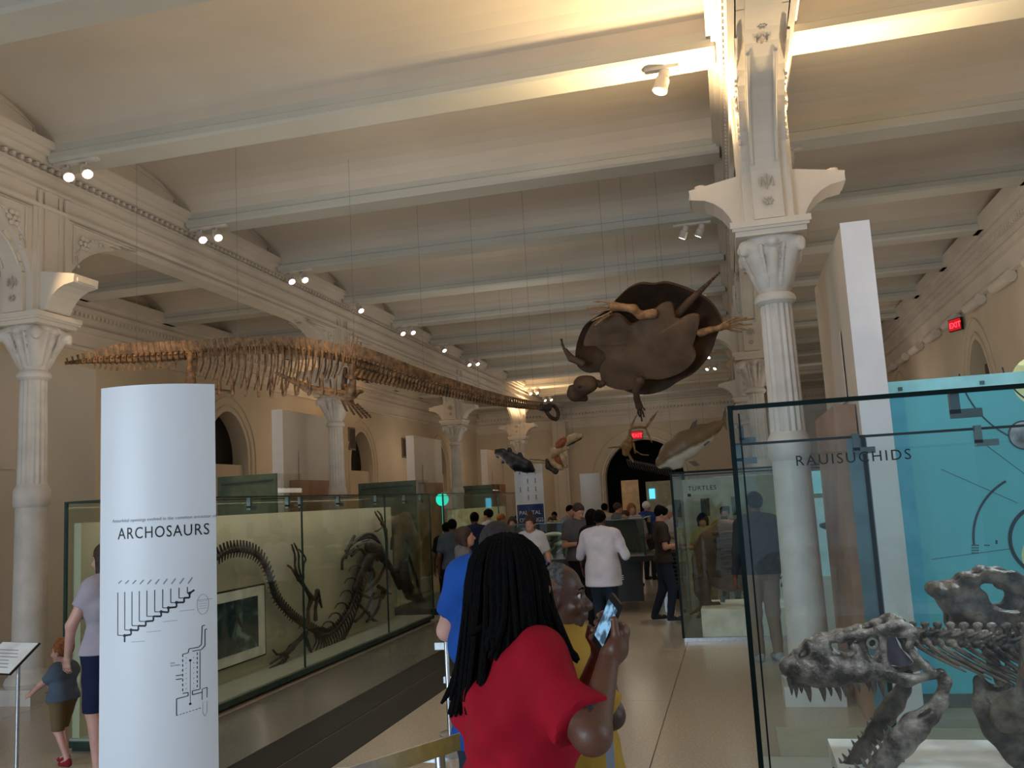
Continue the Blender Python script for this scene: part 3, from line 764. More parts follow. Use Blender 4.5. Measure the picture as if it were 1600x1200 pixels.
pane('corner_edge', LX2-.008, LX2+.016, LY0-.01, LY0+.012, .1, LZ, M_GEDGE2, k1)
pane('corner_edge', LX-.014, LX+.008, LY0-.014, LY0+.014, .1, LZ, M_BLACK, k1)
clips(k1, [(LX-.05, y, LZ-.02, 'y') for y in (6.5, 6.9, 7.4, 8.2, 9.0, 9.3, 10.3, 11.5, 12.6, 13.3)], 1.0)
clips(k1, [(LX-.03, LY0+.03, 1.18, 'y')], .8)
# framed picture
y0, z1 = 7.7, 1.13
fr = empty('framed_picture', (LX2+.15, 8.40, .16), label='framed sea painting with white mount hanging inside the long glass case', cat='picture')
FX = LX2+.12
def fq(px, py): p = at(px, py, X=FX+.03); return p[1], p[2]
pane('frame', FX, FX+.035, 7.72, 9.23, .25, 1.035, M_BLACK, fr)
M_PAINT = bpy.data.materials.new('stormy_sea_paint'); M_PAINT.use_nodes = True
N = M_PAINT.node_tree.nodes; L = M_PAINT.node_tree.links; b = N['Principled BSDF']; b.inputs['Roughness'].default_value = .3
tc = N.new('ShaderNodeTexCoord'); nz = N.new('ShaderNodeTexNoise'); nz.inputs['Scale'].default_value = 3.2; nz.inputs['Detail'].default_value = 9; nz.inputs['Distortion'].default_value = 1.6
rp = N.new('ShaderNodeValToRGB'); L.new(tc.outputs['Object'], nz.inputs['Vector']); L.new(nz.outputs['Fac'], rp.inputs['Fac']); L.new(rp.outputs['Color'], b.inputs['Base Color'])
rp.color_ramp.elements[0].position = .38; rp.color_ramp.elements[0].color = (*lin('14282E'), 1); rp.color_ramp.elements[1].position = .72; rp.color_ramp.elements[1].color = (*lin('8FA5A2'), 1)
e = rp.color_ramp.elements.new(.55); e.color = (*lin('2F4A50'), 1)
pane('mount', FX+.035, FX+.038, 7.74, 9.21, .265, 1.02, M_WHITE, fr)
pane('painting', FX+.038, FX+.041, 7.88, 9.06, .37, .92, M_PAINT, fr)
m = MB(); m.tube([(FX+.043, 8.62, .78), (FX+.043, 8.66, .70), (FX+.043, 8.72, .61)], [.008, .03, .006], 6, flat=(1, 0, 0), fs=.2); m.build('painted_diver', mat('diver_dark', '18262A'), fr)
# --- second left case, farther down
k2 = empty('glass_case', (-5.3, 18, 0), label='second glass case down the hall on the left, with a pale green back panel', cat='display case', group='glass display cases')
pane('plinth', -5.85, -4.77, 14.3, 21.5, 0, .10, M_BLACK, k2)
pane('back_panel', -5.6, -5.5, 17.0, 21.3, .10, 1.7, mat('case_panel_olive', 'B4B48C', .7), k2)
for a, b in ((14.3, 17.9), (17.9, 21.5)): pane('front_pane', -4.782, -4.77, a, b, .10, 1.98, M_GL, k2)
pane('end_pane', -5.85, -4.77, 14.295, 14.307, .10, 1.98, M_GL, k2)
edges(-5.85, -4.77, 14.3, 21.5, 2.0, .02, M_GEDGE2, k2, 'top_edge')
pane('joint', -4.79, -4.766, 17.89, 17.91, .1, 2, M_GEDGE2, k2); pane('corner_edge', -4.79, -4.766, 14.29, 14.31, .1, 2, M_GEDGE2, k2)
# teal disc lamp sign
m = MB(); m.lathe([(.0, 0), (.17, 0), (.17, .02), (.0, .02)], 20); m.bx(-.015, .015, -1.95, -.15, .0, .015); 
sg = m.build('round_screen', mat('teal_screen', '1FB5A0', emis='20D8BC', es=1.3), None, 'small round teal glowing screen above the crowd on the left', 'screen', local=True)
sg.location = (-7.5, 22.4, 1.95); sg.rotation_euler = (R(90), 0, R(20))
# green glass boxes seen above the long case
for i, (pxa, pxb, Yc, zt, lab) in enumerate(((340, 433, 12.2, 2.42, 'low green-tinted glass case behind the long case, under the pointed arch'), (560, 650, 17.5, 2.35, 'green-tinted glass case with lamp rail behind the long case, below the third panel'), (716, 770, 24.0, 2.3, 'small green-tinted glass case beyond the second case'))):
    a = at(pxa, 770, Y=Yc); b_ = at(pxb, 770, Y=Yc)
    r = empty('glass_case', (a[0], Yc, 0), label=lab, cat='display case', group='green glass cases in the left aisle')
    pane('glass_body', a[0], b_[0], Yc, Yc+.02, .3, zt, mat('green_tinted_glass', '5F7263', .2, spec=.5), r); pane('plinth', a[0], b_[0], Yc, Yc+.8, 0, .3, M_BASE, r); pane('side_glass', b_[0]-.012, b_[0], Yc, Yc+.8, .3, zt, M_GL, r)
    m = MB(); m.tube([(a[0]+.1, Yc-.05, zt-.12), (b_[0]-.05, Yc-.05, zt-.10)], .012, 6)
    m.build('lamp_rail', M_CLIP, r)
# --- turtle case
TX0, TX1, TY0, TY1, TZ = -.74, 1.2, 11.17, 13.2, 2.05
k3 = empty('glass_case', (0.2, 12.2, 0), label='glass case lettered TURTLES with white plinths inside, beyond the near case', cat='display case', group='glass display cases')
pane('plinth', TX0, TX1, TY0, TY1, 0, .045, M_STEEL, k3)
pane('front_pane', TX0, TX1, TY0-.006, TY0+.006, .045, TZ, M_GL, k3); pane('side_pane', TX0-.006, TX0+.006, TY0, TY1, .045, TZ, M_GL, k3); pane('back_pane', TX0, TX1, TY1-.006, TY1+.006, .045, TZ, M_GL, k3)
pane('inner_pane', TX0+.12, TX1, TY0+.9, TY0+.91, .045, TZ-.08, M_GL, k3)
edges(TX0, TX1, TY0, TY1, TZ, .03, M_GEDGE, k3, 'top_edge', .025)
pane('corner_edge', TX0-.02, TX0+.008, TY0-.02, TY0+.008, .045, TZ, M_GEDGE, k3); pane('corner_edge', TX0-.01, TX0+.006, TY1-.01, TY1+.01, .045, TZ, M_GEDGE, k3)
pane('display_block', TX0+.22, .75, TY0+.10, TY0+1.1, .045, .36, M_WHITE, k3); pane('display_block', TX0+.75, .95, TY0+1.15, TY0+1.8, .045, .62, M_WHITE, k3)
x, _, z = at(1075, 767, Y=TY0-.01); txt('TURTLES', .078, M_INK, k3, face_frame(Vector((x, TY0-.01, z))) if False else Matrix.Translation(Vector((x, TY0-.009, z))-Vector(k3.location)) @ TF, spacing=1.15)
x, _, z = at(1113, 777, Y=TY0-.009); txt('Cryptodires', .062, M_INKG, k3, Matrix.Translation(Vector((x, TY0-.009, z))-Vector(k3.location)) @ TF @ Matrix.Diagonal((-1, 1, 1, 1)))
x, _, z = at(1077, 774, Y=TY0-.009); pane('small_symbol', x-.02, x+.02, TY0-.011, TY0-.009, z-.015, z+.02, M_INK, k3)
x, _, z = at(1152, 775, Y=TY0-.009)
# wall board behind the turtle case
wbd = empty('notice_board', (0.2, 15.4, 0), label='white freestanding board with two dark pictures behind the turtle case', cat='board')
p0 = at(1066, 775, Y=15.4); p1 = at(1260, 760, Y=15.4)
pane('board', p0[0], p1[0]+.6, 15.4, 15.46, 0, 2.0, mat('board_white', 'B9BBB4', .6), wbd)
for (a, b, c, d_) in ((1094, 779, 1110, 806), (1142, 776, 1158, 804)):
    q0 = at(a, b, Y=15.39); q1 = at(c, d_, Y=15.39); pane('dark_picture', q0[0], q1[0], 15.385, 15.4, q1[2], q0[2], mat('picture_dark', '3E423F', .6), wbd)
# --- near right case
NX0, NX1, NY0, NY1, NZ = .012, 3.6, 3.30, 6.1, 2.1
k4 = empty('glass_case', (1.6, 4.7, 0), label='large near glass case lettered RAUISUCHIDS holding toothed skulls', cat='display case', group='glass display cases')
pane('plinth', NX0, NX1, NY0, NY1, 0, .10, M_BASE, k4)
pane('front_pane', NX0, NX1, NY0-.006, NY0+.006, .10, NZ-.006, M_GL2, k4)
pane('side_pane', NX0-.006, NX0+.006, NY0, NY1, .10, NZ-.006, M_GL2, k4)
pane('back_pane', NX0, NX1, NY1-.006, NY1+.006, .10, NZ-.006, M_GL2, k4)
edges(NX0, NX1, NY0, NY1, NZ, .016, M_GEDGE, k4, 'top_edge', .016)
pane('corner_edge', NX0-.012, NX0+.006, NY0-.012, NY0+.006, .1, NZ, M_GEDGE, k4); pane('corner_edge', NX0+.024, NX0+.03, NY0-.006, NY0+.008, .1, NZ-.03, M_BLACK, k4)
fx = at(1347, 680, Y=NY1)[0]
pane('glass_fin', fx-.10, fx+.02, NY1-.02, NY1-.008, .1, NZ-.02, mat('fin_glass', '5E7C86', .2, spec=.7), k4); pane('fin_edge', fx-.012, fx+.012, NY1-.03, NY1+.01, .1, NZ, M_GEDGE, k4)
cl = [at(1182, 665, Y=NY0+.02), at(1492, 640, Y=NY0+.03), at(1208, 690, Y=NY1-.03), at(1337, 690, Y=NY1-.05), at(1527, 672, Y=NY1-.05)]
clips(k4, [(cl[1][0], NY0+.03, NZ-.01, 'x')], .75); clips(k4, [(NX0+.03, NY0+.05, NZ-.08, 'x')], .45)
clips(k4, [(cl[3][0], NY1-.05, NZ+.0, 'x'), (cl[4][0], NY1-.05, NZ, 'x'), (NX0+.04, NY1-.03, NZ-.02, 'x')], 1.0)
t = at(1243, 728, Y=NY0-.008); t2 = at(1408, 719, Y=NY0-.008)
txt('RAUISUCHIDS', .052, M_INK, k4, Matrix.Translation(Vector((t[0], NY0-.0075, t[2]))-Vector(k4.location)) @ TF @ Matrix.Diagonal((1.0, 1, 1, 1)), spacing=1.22)
# track of clips and wall plates on the left side
# --- cyan backlit panel
cx0, cy_, cx1 = 1.225, 7.55, 4.3
k5 = empty('backlit_panel', (2.7, cy_, 0), label='backlit cyan panel printed with large circles behind the near skulls', cat='panel')
pane('screen', cx0+.15, cx1, cy_, cy_+.05, .17, 2.45, M_CYAN, k5); pane('light_strip', cx0, cx0+.15, cy_, cy_+.05, .17, 2.45, mat('cyan_strip', '4AA0BC', .5, emis='3B93B2', es=.28), k5)
pane('top_strip', cx0, cx1, cy_-.01, cy_+.06, 2.45, 2.58, M_CYAN2, k5); pane('base', cx0-.1, cx1, cy_-.35, cy_+.1, 0, .07, M_BASE, k5); pane('skirt', cx0, cx1, cy_-.02, cy_+.08, .07, .17, mat('skirt_grey', '6E7A80', .5), k5)
pane('floor_plate', 0.15, cx1, 6.25, 7.1, .0, .03, M_BASE, k5)
k5b = []
for px_, py_ in ((1406, 604), (1534, 596)):
    q = at(px_, py_, Y=cy_-.015); MB().bx(q[0]-.015, q[0]+.015, cy_-.03, cy_-.01, 2.50, 2.53).build('screw_cap', M_CLIP, k5, smooth=False)
def onc(px_, py_): q = at(px_, py_, Y=cy_-.004); return q[0]-k5.location.x, q[2]
d = Flat(); c0 = onc(1640, 845); rr = [onc(1578, 845), onc(1521, 845)]
def arc(c, r, a0, a1, w, n=24):
    for i in range(n):
        a, b = a0+(a1-a0)*i/n, a0+(a1-a0)*(i+1)/n; d.line(c[0]+r*math.cos(a), c[1]+r*math.sin(a), c[0]+r*math.cos(b), c[1]+r*math.sin(b), w, 1)
r1 = c0[0]-rr[0][0]; r2 = c0[0]-rr[1][0]
arc(c0, r1, R(115), R(250), .028); arc(c0, r2, R(118), R(181), .018)
c1 = onc(1650, 560); r3 = c1[0]-onc(1500, 600)[0]; arc(c1, r3, R(185), R(250), .012); arc(c1, r3*.55, R(185), R(280), .012)
p, q = onc(1470, 733), onc(1590, 786); d.line(*p, *q, .004); p, q = onc(1455, 874), onc(1582, 857); d.line(*p, *q, .004); p, q = onc(1520, 680), onc(1640, 770); d.line(*p, *q, .004)
for i in range(4):
    for j in range(4): d.dot(*onc(1519+i*3, 852+j*4), .006, 6)
for i in range(3): d.dot(*onc(1539+i*3, 852), .006, 6)
p, q = onc(1557, 844), onc(1557, 850); d.line(*p, *q, .014)
d.v = [v+np.array([0, 0, .0]) for v in d.v]
o = d.out('printed_circles', M_INKB if False else mat('dark_teal_ink', '1E3A4C'), k5); o.location = (0, -.004, 0)
d = Flat(); d.dot(*onc(1600, 680), .105, 28); o = d.out('round_photo', mat('pale_photo', '9FA3B4', .5, var=.3, scale=8), k5); o.location = (0, -.006, 0)
d = Flat(); d.ring(*onc(1600, 680), .108, .012, 28); o = d.out('photo_ring', mat('ring_green', '1F4A44'), k5); o.location = (0, -.007, 0)
d = Flat(); d.dot(*onc(1640, 870), .19, 28); d.dot(*onc(1625, 595), .20, 28); o = d.out('yellow_disc', mat('disc_yellow', 'C9D6A0', .5, emis='C9D6A0', es=.2), k5); o.location = (0, -.002, 0)
# cyan boards seen between column and tall panel
k6 = empty('display_board', (.8, 10.2, 0), label='pale cyan board with a small dark fossil between near column and tall panel', cat='board')
a = at(1268, 800, Y=10.4); b_ = at(1312, 800, Y=10.4)
pane('board', a[0]-.1, b_[0]+.25, 10.4, 10.45, .8, 1.65, mat('board_cyan', 'A9CDD2', .5, emis='8FC0C8', es=.12), k6); pane('stand', a[0]-.1, b_[0]+.25, 10.4, 10.6, 0, .8, M_BASE, k6)
pane('header', a[0]-.1, b_[0]+.25, 10.4, 10.45, 1.7, 1.95, M_CYAN2, k6)
f = SD(.012)
for (u, v, r) in ((1292, 822, .05), (1300, 815, .06), (1302, 832, .055), (1284, 821, .03), (1303, 870, .03), (1304, 880, .025)):
    q = at(u, v, Y=10.37); f.ell((q[0], 10.37, q[2]), (r, .02, r*.8), .03)
f.mb().build('fossil', M_BONE_DK, k6)

# ================================================================= LOW CENTRAL CASE
k7 = empty('table_case', (-2.3, 14.6, 0), label='low glass-topped table case with black base, behind the man in white', cat='display case')
X0, X1_, Ya, Yb = -3.55, -1.42, 14.0, 15.3
pane('table', X0-.1, X1_+.30, Ya-.15, Yb+.15, .78, .86, M_BLACK, k7)
pane('lower_panel', X0+.2, -1.5, Ya+.05, Ya+.12, .16, .78, M_BLACK, k7)
pane('back_board', X0, X1_, Yb-.05, Yb, .86, 1.38, mat('dark_board', '1E2321', .7), k7)
pane('front_pane', X0, X1_, Ya, Ya+.01, .86, 1.42, M_GL, k7); pane('side_pane', X1_-.01, X1_, Ya, Yb, .86, 1.42, M_GL, k7); pane('side_pane', X0, X0+.01, Ya, Yb, .86, 1.42, M_GL, k7)
edges(X0, X1_, Ya, Yb, 1.43, .02, M_GEDGE2, k7, 'top_edge')
m = MB(); m.bx(X1_-.012, X1_+.012, Ya-.012, Ya+.012, .86, 1.43); m.build('corner_edge', M_GEDGE2, k7, smooth=False)
for x in (X0, X1_+.27):
    for y in (Ya, Yb): MB().bx(x-.03, x+.03, y-.03, y+.03, 0, .78).build('leg', M_STEEL, k7, smooth=False)
q = at(963, 903, Y=Ya+.04); txt('AE', .10, M_WHITE, k7, Matrix.Translation(Vector((q[0], Ya+.045, q[2]-.03))-Vector(k7.location)) @ TF, bold=.002)
f = SD(.02)
for (u, v) in ((835, 838), (850, 843), (865, 836), (880, 850), (900, 838), (950, 835)):
    q = at(u, v, Y=14.6); f.ell((q[0], 14.6, max(q[2], .95)), (.16, .1, .05), .05); f.cap((q[0]-.1, 14.5, .92), (q[0]+.2, 14.7, 1.15), .02, .02, .02)
f.mb().build('fossil_bones', mat('fossil_grey_green', '5B6353', .7, var=.2), k7)
# black slatted bench/vent behind the reading man
k8 = empty('slatted_screen', (-.75, 14.2, 0), label='black low screen with pale horizontal slats beside the turtle case', cat='screen')
a = at(1034, 900, Y=15.6); b_ = at(1066, 900, Y=15.6)
pane('backing', a[0], b_[0]+.15, 15.6, 15.7, 0, .78, M_BLACK, k8)
for i in range(9): MB().bx(a[0], b_[0]+.15, 15.57, 15.6, .15+i*.068, .168+i*.068).build('slat', mat('slat_grey', '7C7C7A', .6), k8, smooth=False)
# far white lit box by doorway
k9 = empty('wall_display', (-2.2, 30, 0), label='tall pale display with a bright blue screen right of the dark doorway', cat='display')
a = at(1012, 800, Y=26); b_ = at(1052, 800, Y=26)
pane('panel', a[0], b_[0], 26, 26.2, 0, 2.15, mat('dull_cream', 'A9A48C', .7), k9)
q0 = at(1014, 764, Y=25.98); q1 = at(1024, 779, Y=25.98)
pane('screen', q0[0], q1[0], 25.97, 25.99, q1[2], q0[2], mat('blue_screen', '6FC8E0', emis='5CC8EC', es=1.4), k9)

# ================================================================= EXIT SIGNS
def exit_sign(loc, rz, s, label):
    r = empty('exit_sign', loc, rz, label=label, cat='sign', group='red exit signs')
    MB().bx(-.17*s, .17*s, 0, .05, -.12*s, .12*s).bx(-.02, .02, .05, .11, -.02, .02).build('housing', M_BLACK, r, local=True, smooth=False)
    MB().bx(-.155*s, .155*s, -.004, 0, -.105*s, .105*s).build('face', mat('exit_face', '5A0810', emis='D01020', es=.9), r, local=True, smooth=False)
    txt('EXIT', .15*s, mat('exit_letters', 'FF5060', emis='FF3848', es=2.2), r, Matrix.Translation((-.145*s, -.006, -.055*s)) @ TF, bold=.003)
q = at(995, 680, Y=38.9); exit_sign((q[0], 38.9, q[2]), 0, 1.5, 'red exit sign above the dark doorway in the end wall')
q = at(1497, 507, X=WR-.1); exit_sign((WR-.16, q[1], q[2]), R(-62), 1.0, 'red exit sign high on the right wall above the pointed window')

# ================================================================= STANCHIONS AND LABEL STAND
def post(x, y, h, label, rzc=0):
    r = empty('barrier_post', (x, y, 0), rzc, label=label, cat='barrier', group='steel barrier posts')
    MB().lathe([(0, 0), (.14, 0), (.14, .012), (.03, .025), (.018, .03)], 20).build('foot', M_STEEL, r, local=True)
    m = MB(); m.lathe([(.018, .02), (.018, h), (.016, h+.004)], 14); m.build('pole', M_STEEL, r, local=True)
    m = MB(); m.bx(-.09, .0, -.008, .008, h-.055, h-.005); m.build('rail_socket', M_STEEL, r, local=True, smooth=False); return r
q = at(697, 1190, Z=0); q = at(705, 1165, Y=5.4)
q = at(705, 1178, Z=0); post(q[0], q[1], at(693, 1003, Y=q[1])[2], 'taller steel barrier post just left of the blue shirt')
q = at(714, 1147, Z=0); post(q[0], q[1], at(709, 1056, Y=q[1])[2], 'thin barrier post half hidden by the dreadlocks')
post(at(686, 1150, Y=3.0)[0], 3.0, .985, 'steel barrier post carrying the flat rail, bottom of the view')
post(at(566, 1188, Y=2.75)[0], 2.75, .985, 'steel barrier post at the left end of the flat rail')
p0 = at(540, 1208, Y=2.68); p1 = at(716, 1152, Y=3.08); 
m = MB(); v = np.array([p0-(0, 0, .028), p1-(0, 0, .028), p1+(0, 0, .028), p0+(0, 0, .028)]); off = np.array([.02, -.045, 0]); v = v+off
m.add(np.vstack([v, v+np.array([.004, -.008, 0])]), [(0, 1, 2, 3), (7, 6, 5, 4), (0, 4, 5, 1), (1, 5, 6, 2), (2, 6, 7, 3), (3, 7, 4, 0)])
m.build('barrier_rail', M_STEEL, None, 'flat brushed-steel barrier rail across the bottom, behind the red shirt', 'rail', smooth=False)
# left barrier behind the child
a = at(95, 1030, Y=7.5); b_ = at(150, 1025, Y=8.0)
post(at(126, 1040, Y=7.6)[0], 7.6, a[2], 'steel barrier post behind the red-haired child')
MB().bx(a[0], b_[0]+.8, 7.55, 7.56, a[2]-.08, a[2]-.01).build('barrier_rail', M_STEEL, None, 'flat steel rail behind the red-haired child', 'rail', smooth=False)
# reading stand
rs = empty('label_stand', (at(26, 1190, Y=5.3)[0], 5.3, 0), R(-12), label='slanted label stand on a thin steel leg at the left edge', cat='sign')
zt = at(20, 1030, Y=5.3)[2]
MB().lathe([(.012, 0), (.012, zt)], 12).build('leg', M_STEEL, rs, local=True); MB().lathe([(.0, 0), (.12, 0), (.12, .012), (0, .014)], 18).build('foot', M_STEEL, rs, local=True)
T = Matrix.Translation((-.06, 0, zt)) @ Matrix.Rotation(R(38), 4, 'X')
MB().bx(-.26, .14, -.14, .14, 0, .012, T).build('tray', M_BLACK, rs, local=True, smooth=False); MB().bx(-.255, .13, -.135, .135, .0125, .015, T).build('label_sheet', M_WHITE, rs, local=True, smooth=False)
for i in range(4): txt(['Therapsids and their kin', 'lived on every continent', 'and left many fossils', 'found in ancient rock'][i] if False else '', .02, M_INKG, rs, T) if False else None
m = MB()
for i in range(6): m.bx(-.22, .06-.03*(i % 3), -.09+i*.03, -.083+i*.03, .0152, .0156, T)
m.build('text_lines', M_INKG, rs, local=True, smooth=False)

# ================================================================= LAMPS
def lamp(loc, n, aim, s, label, glow=True, group='ceiling spotlights'):
    r = empty('track_spotlight', loc, 0, label=label, cat='lamp', group=group)
    MB().bx(-.14*s*n, .14*s*n, -.03*s, .03*s, -.03*s, 0).build('track', M_LAMP, r, local=True, smooth=False)
    for i in range(n):
        x = (i-(n-1)/2)*.24*s; d = Vector(aim).normalized(); Q = d.to_track_quat('-Z', 'Y').to_matrix().to_4x4(); T = Matrix.Translation((x, 0, -.12*s)) @ Q
        m = MB(); m.tube([(x, 0, -.02), (x, 0, -.10*s)], .012*s, 6)
        h = MB(); h.lathe([(.03*s, .10*s), (.045*s, .08*s), (.045*s, .02*s), (.058*s, .01*s), (.058*s, -.07*s), (.062*s, -.075*s), (.062*s, -.10*s)], 14)
        for v in h.v: v[:] = v @ np.array(T.to_3x3()).T+np.array(T.to_translation())
        m.v += h.v; m.f += [tuple(i_+m.n for i_ in q) for q in h.f]; m.n += h.n
        m.build('lamp_head', M_LAMP, r, local=True)
        g = MB(); g.lathe([(0, -.098*s), (.05*s, -.104*s), (0, -.108*s)], 14)
        for v in g.v: v[:] = v @ np.array(T.to_3x3()).T+np.array(T.to_translation())
        g.build('lens', M_GLOW if glow else M_LAMP, r, local=True)
    return r
LL = [(165, 0, 2), (356, 1, 2), (483, 2, 2), (575, 3, 1), (640, 4, 2), (692, 5, 1), (730, 6, 2), (800, 9, 2), (818, 10, 2)]
lefts = ['nearest pair of lit spotlights on left end of a ceiling beam', 'second pair of lit spotlights along the left girder', 'third pair of lit spotlights along the left girder', 'single lit spotlight on the left girder above the skeleton neck',
 'fifth pair of small spotlights along the left girder', 'sixth lamp along the left girder', 'seventh pair of lamps along left girder', 'lamp pair in the warm glow above the skeleton skull', 'farthest lamp pair near the end wall, left']
for i, (px_, j, n) in enumerate(LL):
    y = Y1+BAY/3*j; x = XL+.55
    for _ in range(3): pass
    xx = onplane(px_, 300, (0, y-.1, 0), (0, 1, 0)); lamp((-6.75, y-.12, ZS), n, (.75, -.55, -1.0), 1.0, lefts[i])
lamp((-.33, Y1-.03, ZS), 1, (-.3, -.15, -1), 1.15, 'glaring spotlight on the beam left of the near column')
lamp((.98, Y1+2.55, ZS), 1, (-.2, -.1, -1), 1.0, 'unlit white spotlight right of the near column pier', False)
lamp((-.28, Y1+5.1, ZS), 2, (-.5, .3, -1), 1.0, 'pair of spotlights above the turtle, left of the near capital')
for i, j in enumerate((4, 6, 7, 8)): lamp((-.35, Y1+BAY/3*j, ZS), 2 if i % 2 else 1, (-.6, -.7, -1), 1.0, ['single lit lamp behind the turtle shell edge', 'small lamp pair right of the turtle belly', 'lone far lamp right of the turtle', 'farthest lamp pair on the right girder'][i])
# uplights on the brackets
for i, (x, y, lab) in enumerate(((-.07, 8.02, 'small uplight on left bracket of the near column'), (1.08, 8.02, 'small uplight on right bracket of the near column'), (-6.85, 31.0, 'glowing uplight on far left column bracket'), (-7.9, 23.4, 'uplight on the third left column bracket'))):
    r = empty('uplight', (x, y, 4.50), label=lab, cat='lamp', group='uplights on column brackets')
    MB().lathe([(.05, 0), (.05, .06), (.045, .06), (.03, .03), (0, .03)], 14).build('housing', M_LAMP, r, local=True); MB().lathe([(0, .032), (.03, .034), (0, .036)], 12).build('lens', mat('uplight_lens', 'FFE0B0', emis='FFC880', es=4), r, local=True)
# ================================================================= HANGING PLESIOSAUR SKELETON
def spl(pts, n):
    """Catmull-Rom through pts"""
    P = np.array(pts, float); P = np.vstack([2*P[0]-P[1], P, 2*P[-1]-P[-2]]); out = []; m = len(P)-3
    for s in np.linspace(0, m-1e-6, n):
        i = int(s); t = s-i; a, b, c, d = P[i:i+4]; out.append(.5*((2*b)+(-a+c)*t+(2*a-5*b+4*c-d)*t*t+(-a+3*b-3*c+d)*t**3))
    return np.array(out)
PLE = empty('marine_reptile_skeleton', tuple(at(440, 590, Y=9.6)), label='long-necked marine reptile skeleton hanging under the ceiling, warm lit tail and ribs', cat='skeleton')
key = [(106, 567, 8.55), (150, 563, 8.65), (210, 560, 8.8), (280, 556, 9.0), (340, 550, 9.2), (410, 547, 9.45), (470, 548, 9.7), (520, 556, 9.9), (560, 567, 10.1), (610, 582, 10.4), (660, 598, 10.8), (710, 611, 11.2), (760, 624, 11.6), (810, 633, 12.0), (850, 637, 12.4)]
sp = spl([at(a, b, Y=c) for a, b, c in key], 140)
seg = np.linalg.norm(np.diff(sp, axis=0), axis=1).cumsum(); seg = np.insert(seg, 0, 0); TOT = seg[-1]
def spt(t):
    s = t*TOT; return np.array([np.interp(s, seg, sp[:, i]) for i in range(3)])
def stan(t): a = spt(min(1, t+.004))-spt(max(0, t-.004)); return a/np.linalg.norm(a)
NV = 112; UP = np.array([0, 0, 1.0])
def tpx(px_):   # parameter where the spine passes a pixel column
    best = 0; 
    for i in range(201):
        d = spt(i/200)-CAM; u = 800+FPX*(d@R_)/(d@F_)
        if u < px_: best = i/200
    return best
tHip, tSh, tHead = tpx(300), tpx(545), tpx(850)
ts = []; t = 0
while t < 1:
    s = (.010 if t < tHip else .0105 if t < tSh else .0098-.004*(t-tSh)/(1-tSh)); ts.append(t); t += s
for i, t in enumerate(ts):
    p = spt(t); T = stan(t); side = np.cross(T, UP); side /= np.linalg.norm(side); up = np.cross(side, T)
    g = min(1.1, .12+(t+.02)/(tHip*.55)) if t < tHip else (1 if t < tSh else 1.55-1.1*(t-tSh)/(1-tSh))
    L = (.0095 if t < tSh else .0085)*TOT*.5*(1 if t < tSh else g**.3)
    m = MB(); m.tube([p-T*L*.9, p-T*L*.5, p+T*L*.5, p+T*L*.9], [.05*g+.008, .042*g+.006, .042*g+.006, .05*g+.008], 8)
    hs = (.15 if t < tSh else .135)*g+.015; lean = -.35 if t < tSh else -.15
    tip = p+up*hs+T*lean*hs*.5
    m.tube([p+up*.02, p+up*hs*.5+T*lean*hs*.3, tip], [.020*g+.004, .024*g+.003, .027*g+.004], 6, flat=tuple(side), fs=.35)
    for s_ in (-1, 1): m.tube([p, p+side*s_*.07*g+up*.02*g], [.018*g+.003, .012*g+.002], 5)
    if t < tHip*.92 and t > .04: m.tube([p-up*.03*g, p-up*(.13*g)-T*.03], [.016*g, .012*g], 5)
    if t > tSh+.01:
        q = 1-(t-tSh)/(1-tSh); 
        for s_ in (-1, 1): m.tube([p-up*.03*g, p-up*(.07+.08*q*q)*g-T*(.02+.05*q*q)+side*s_*.03*g], [.016*g, .02*g], 5)
    m.build('vertebra', M_BONE_BR, PLE)
# ribs, belly ribs
nr = 21
for i in range(nr):
    t = tHip+.02+(tSh-tHip-.035)*i/(nr-1); p = spt(t); T = stan(t); side = np.cross(T, UP); side /= np.linalg.norm(side); q = math.sin(PI*(i+2.5)/(nr+4)); w = .10+.20*q; d = .16+.30*q
    for s_ in (-1, 1):
        a = [p+side*s_*.05, p+side*s_*w*.7+UP*.03, p+side*s_*w-UP*d*.35, p+side*s_*w*.95-UP*d*.7-T*.03, p+side*s_*w*.75-UP*d-T*.06]
        MB().tube(spl(a, 9), [.010, .012, .013, .013, .012, .012, .011, .010, .009], 6).build('rib', M_BONE_BR, PLE)
for i in range(10):
    t = tHip+.05+(tSh-tHip-.08)*i/9; p = spt(t); T = stan(t); side = np.cross(T, UP); side /= np.linalg.norm(side)
    zb = .56-.05*abs(i-4)/4
    m = MB(); m.tube(spl([p+side*.24-UP*(zb-.24), p+side*.15-UP*(zb-.03), p-UP*zb, p-side*.15-UP*(zb-.03), p-side*.24-UP*(zb-.24)], 11), [.008, .014, .017, .018, .02, .022, .02, .018, .017, .014, .008], 6); m.build('belly_rib', M_BONE_DK if False else M_BONE_BR, PLE)
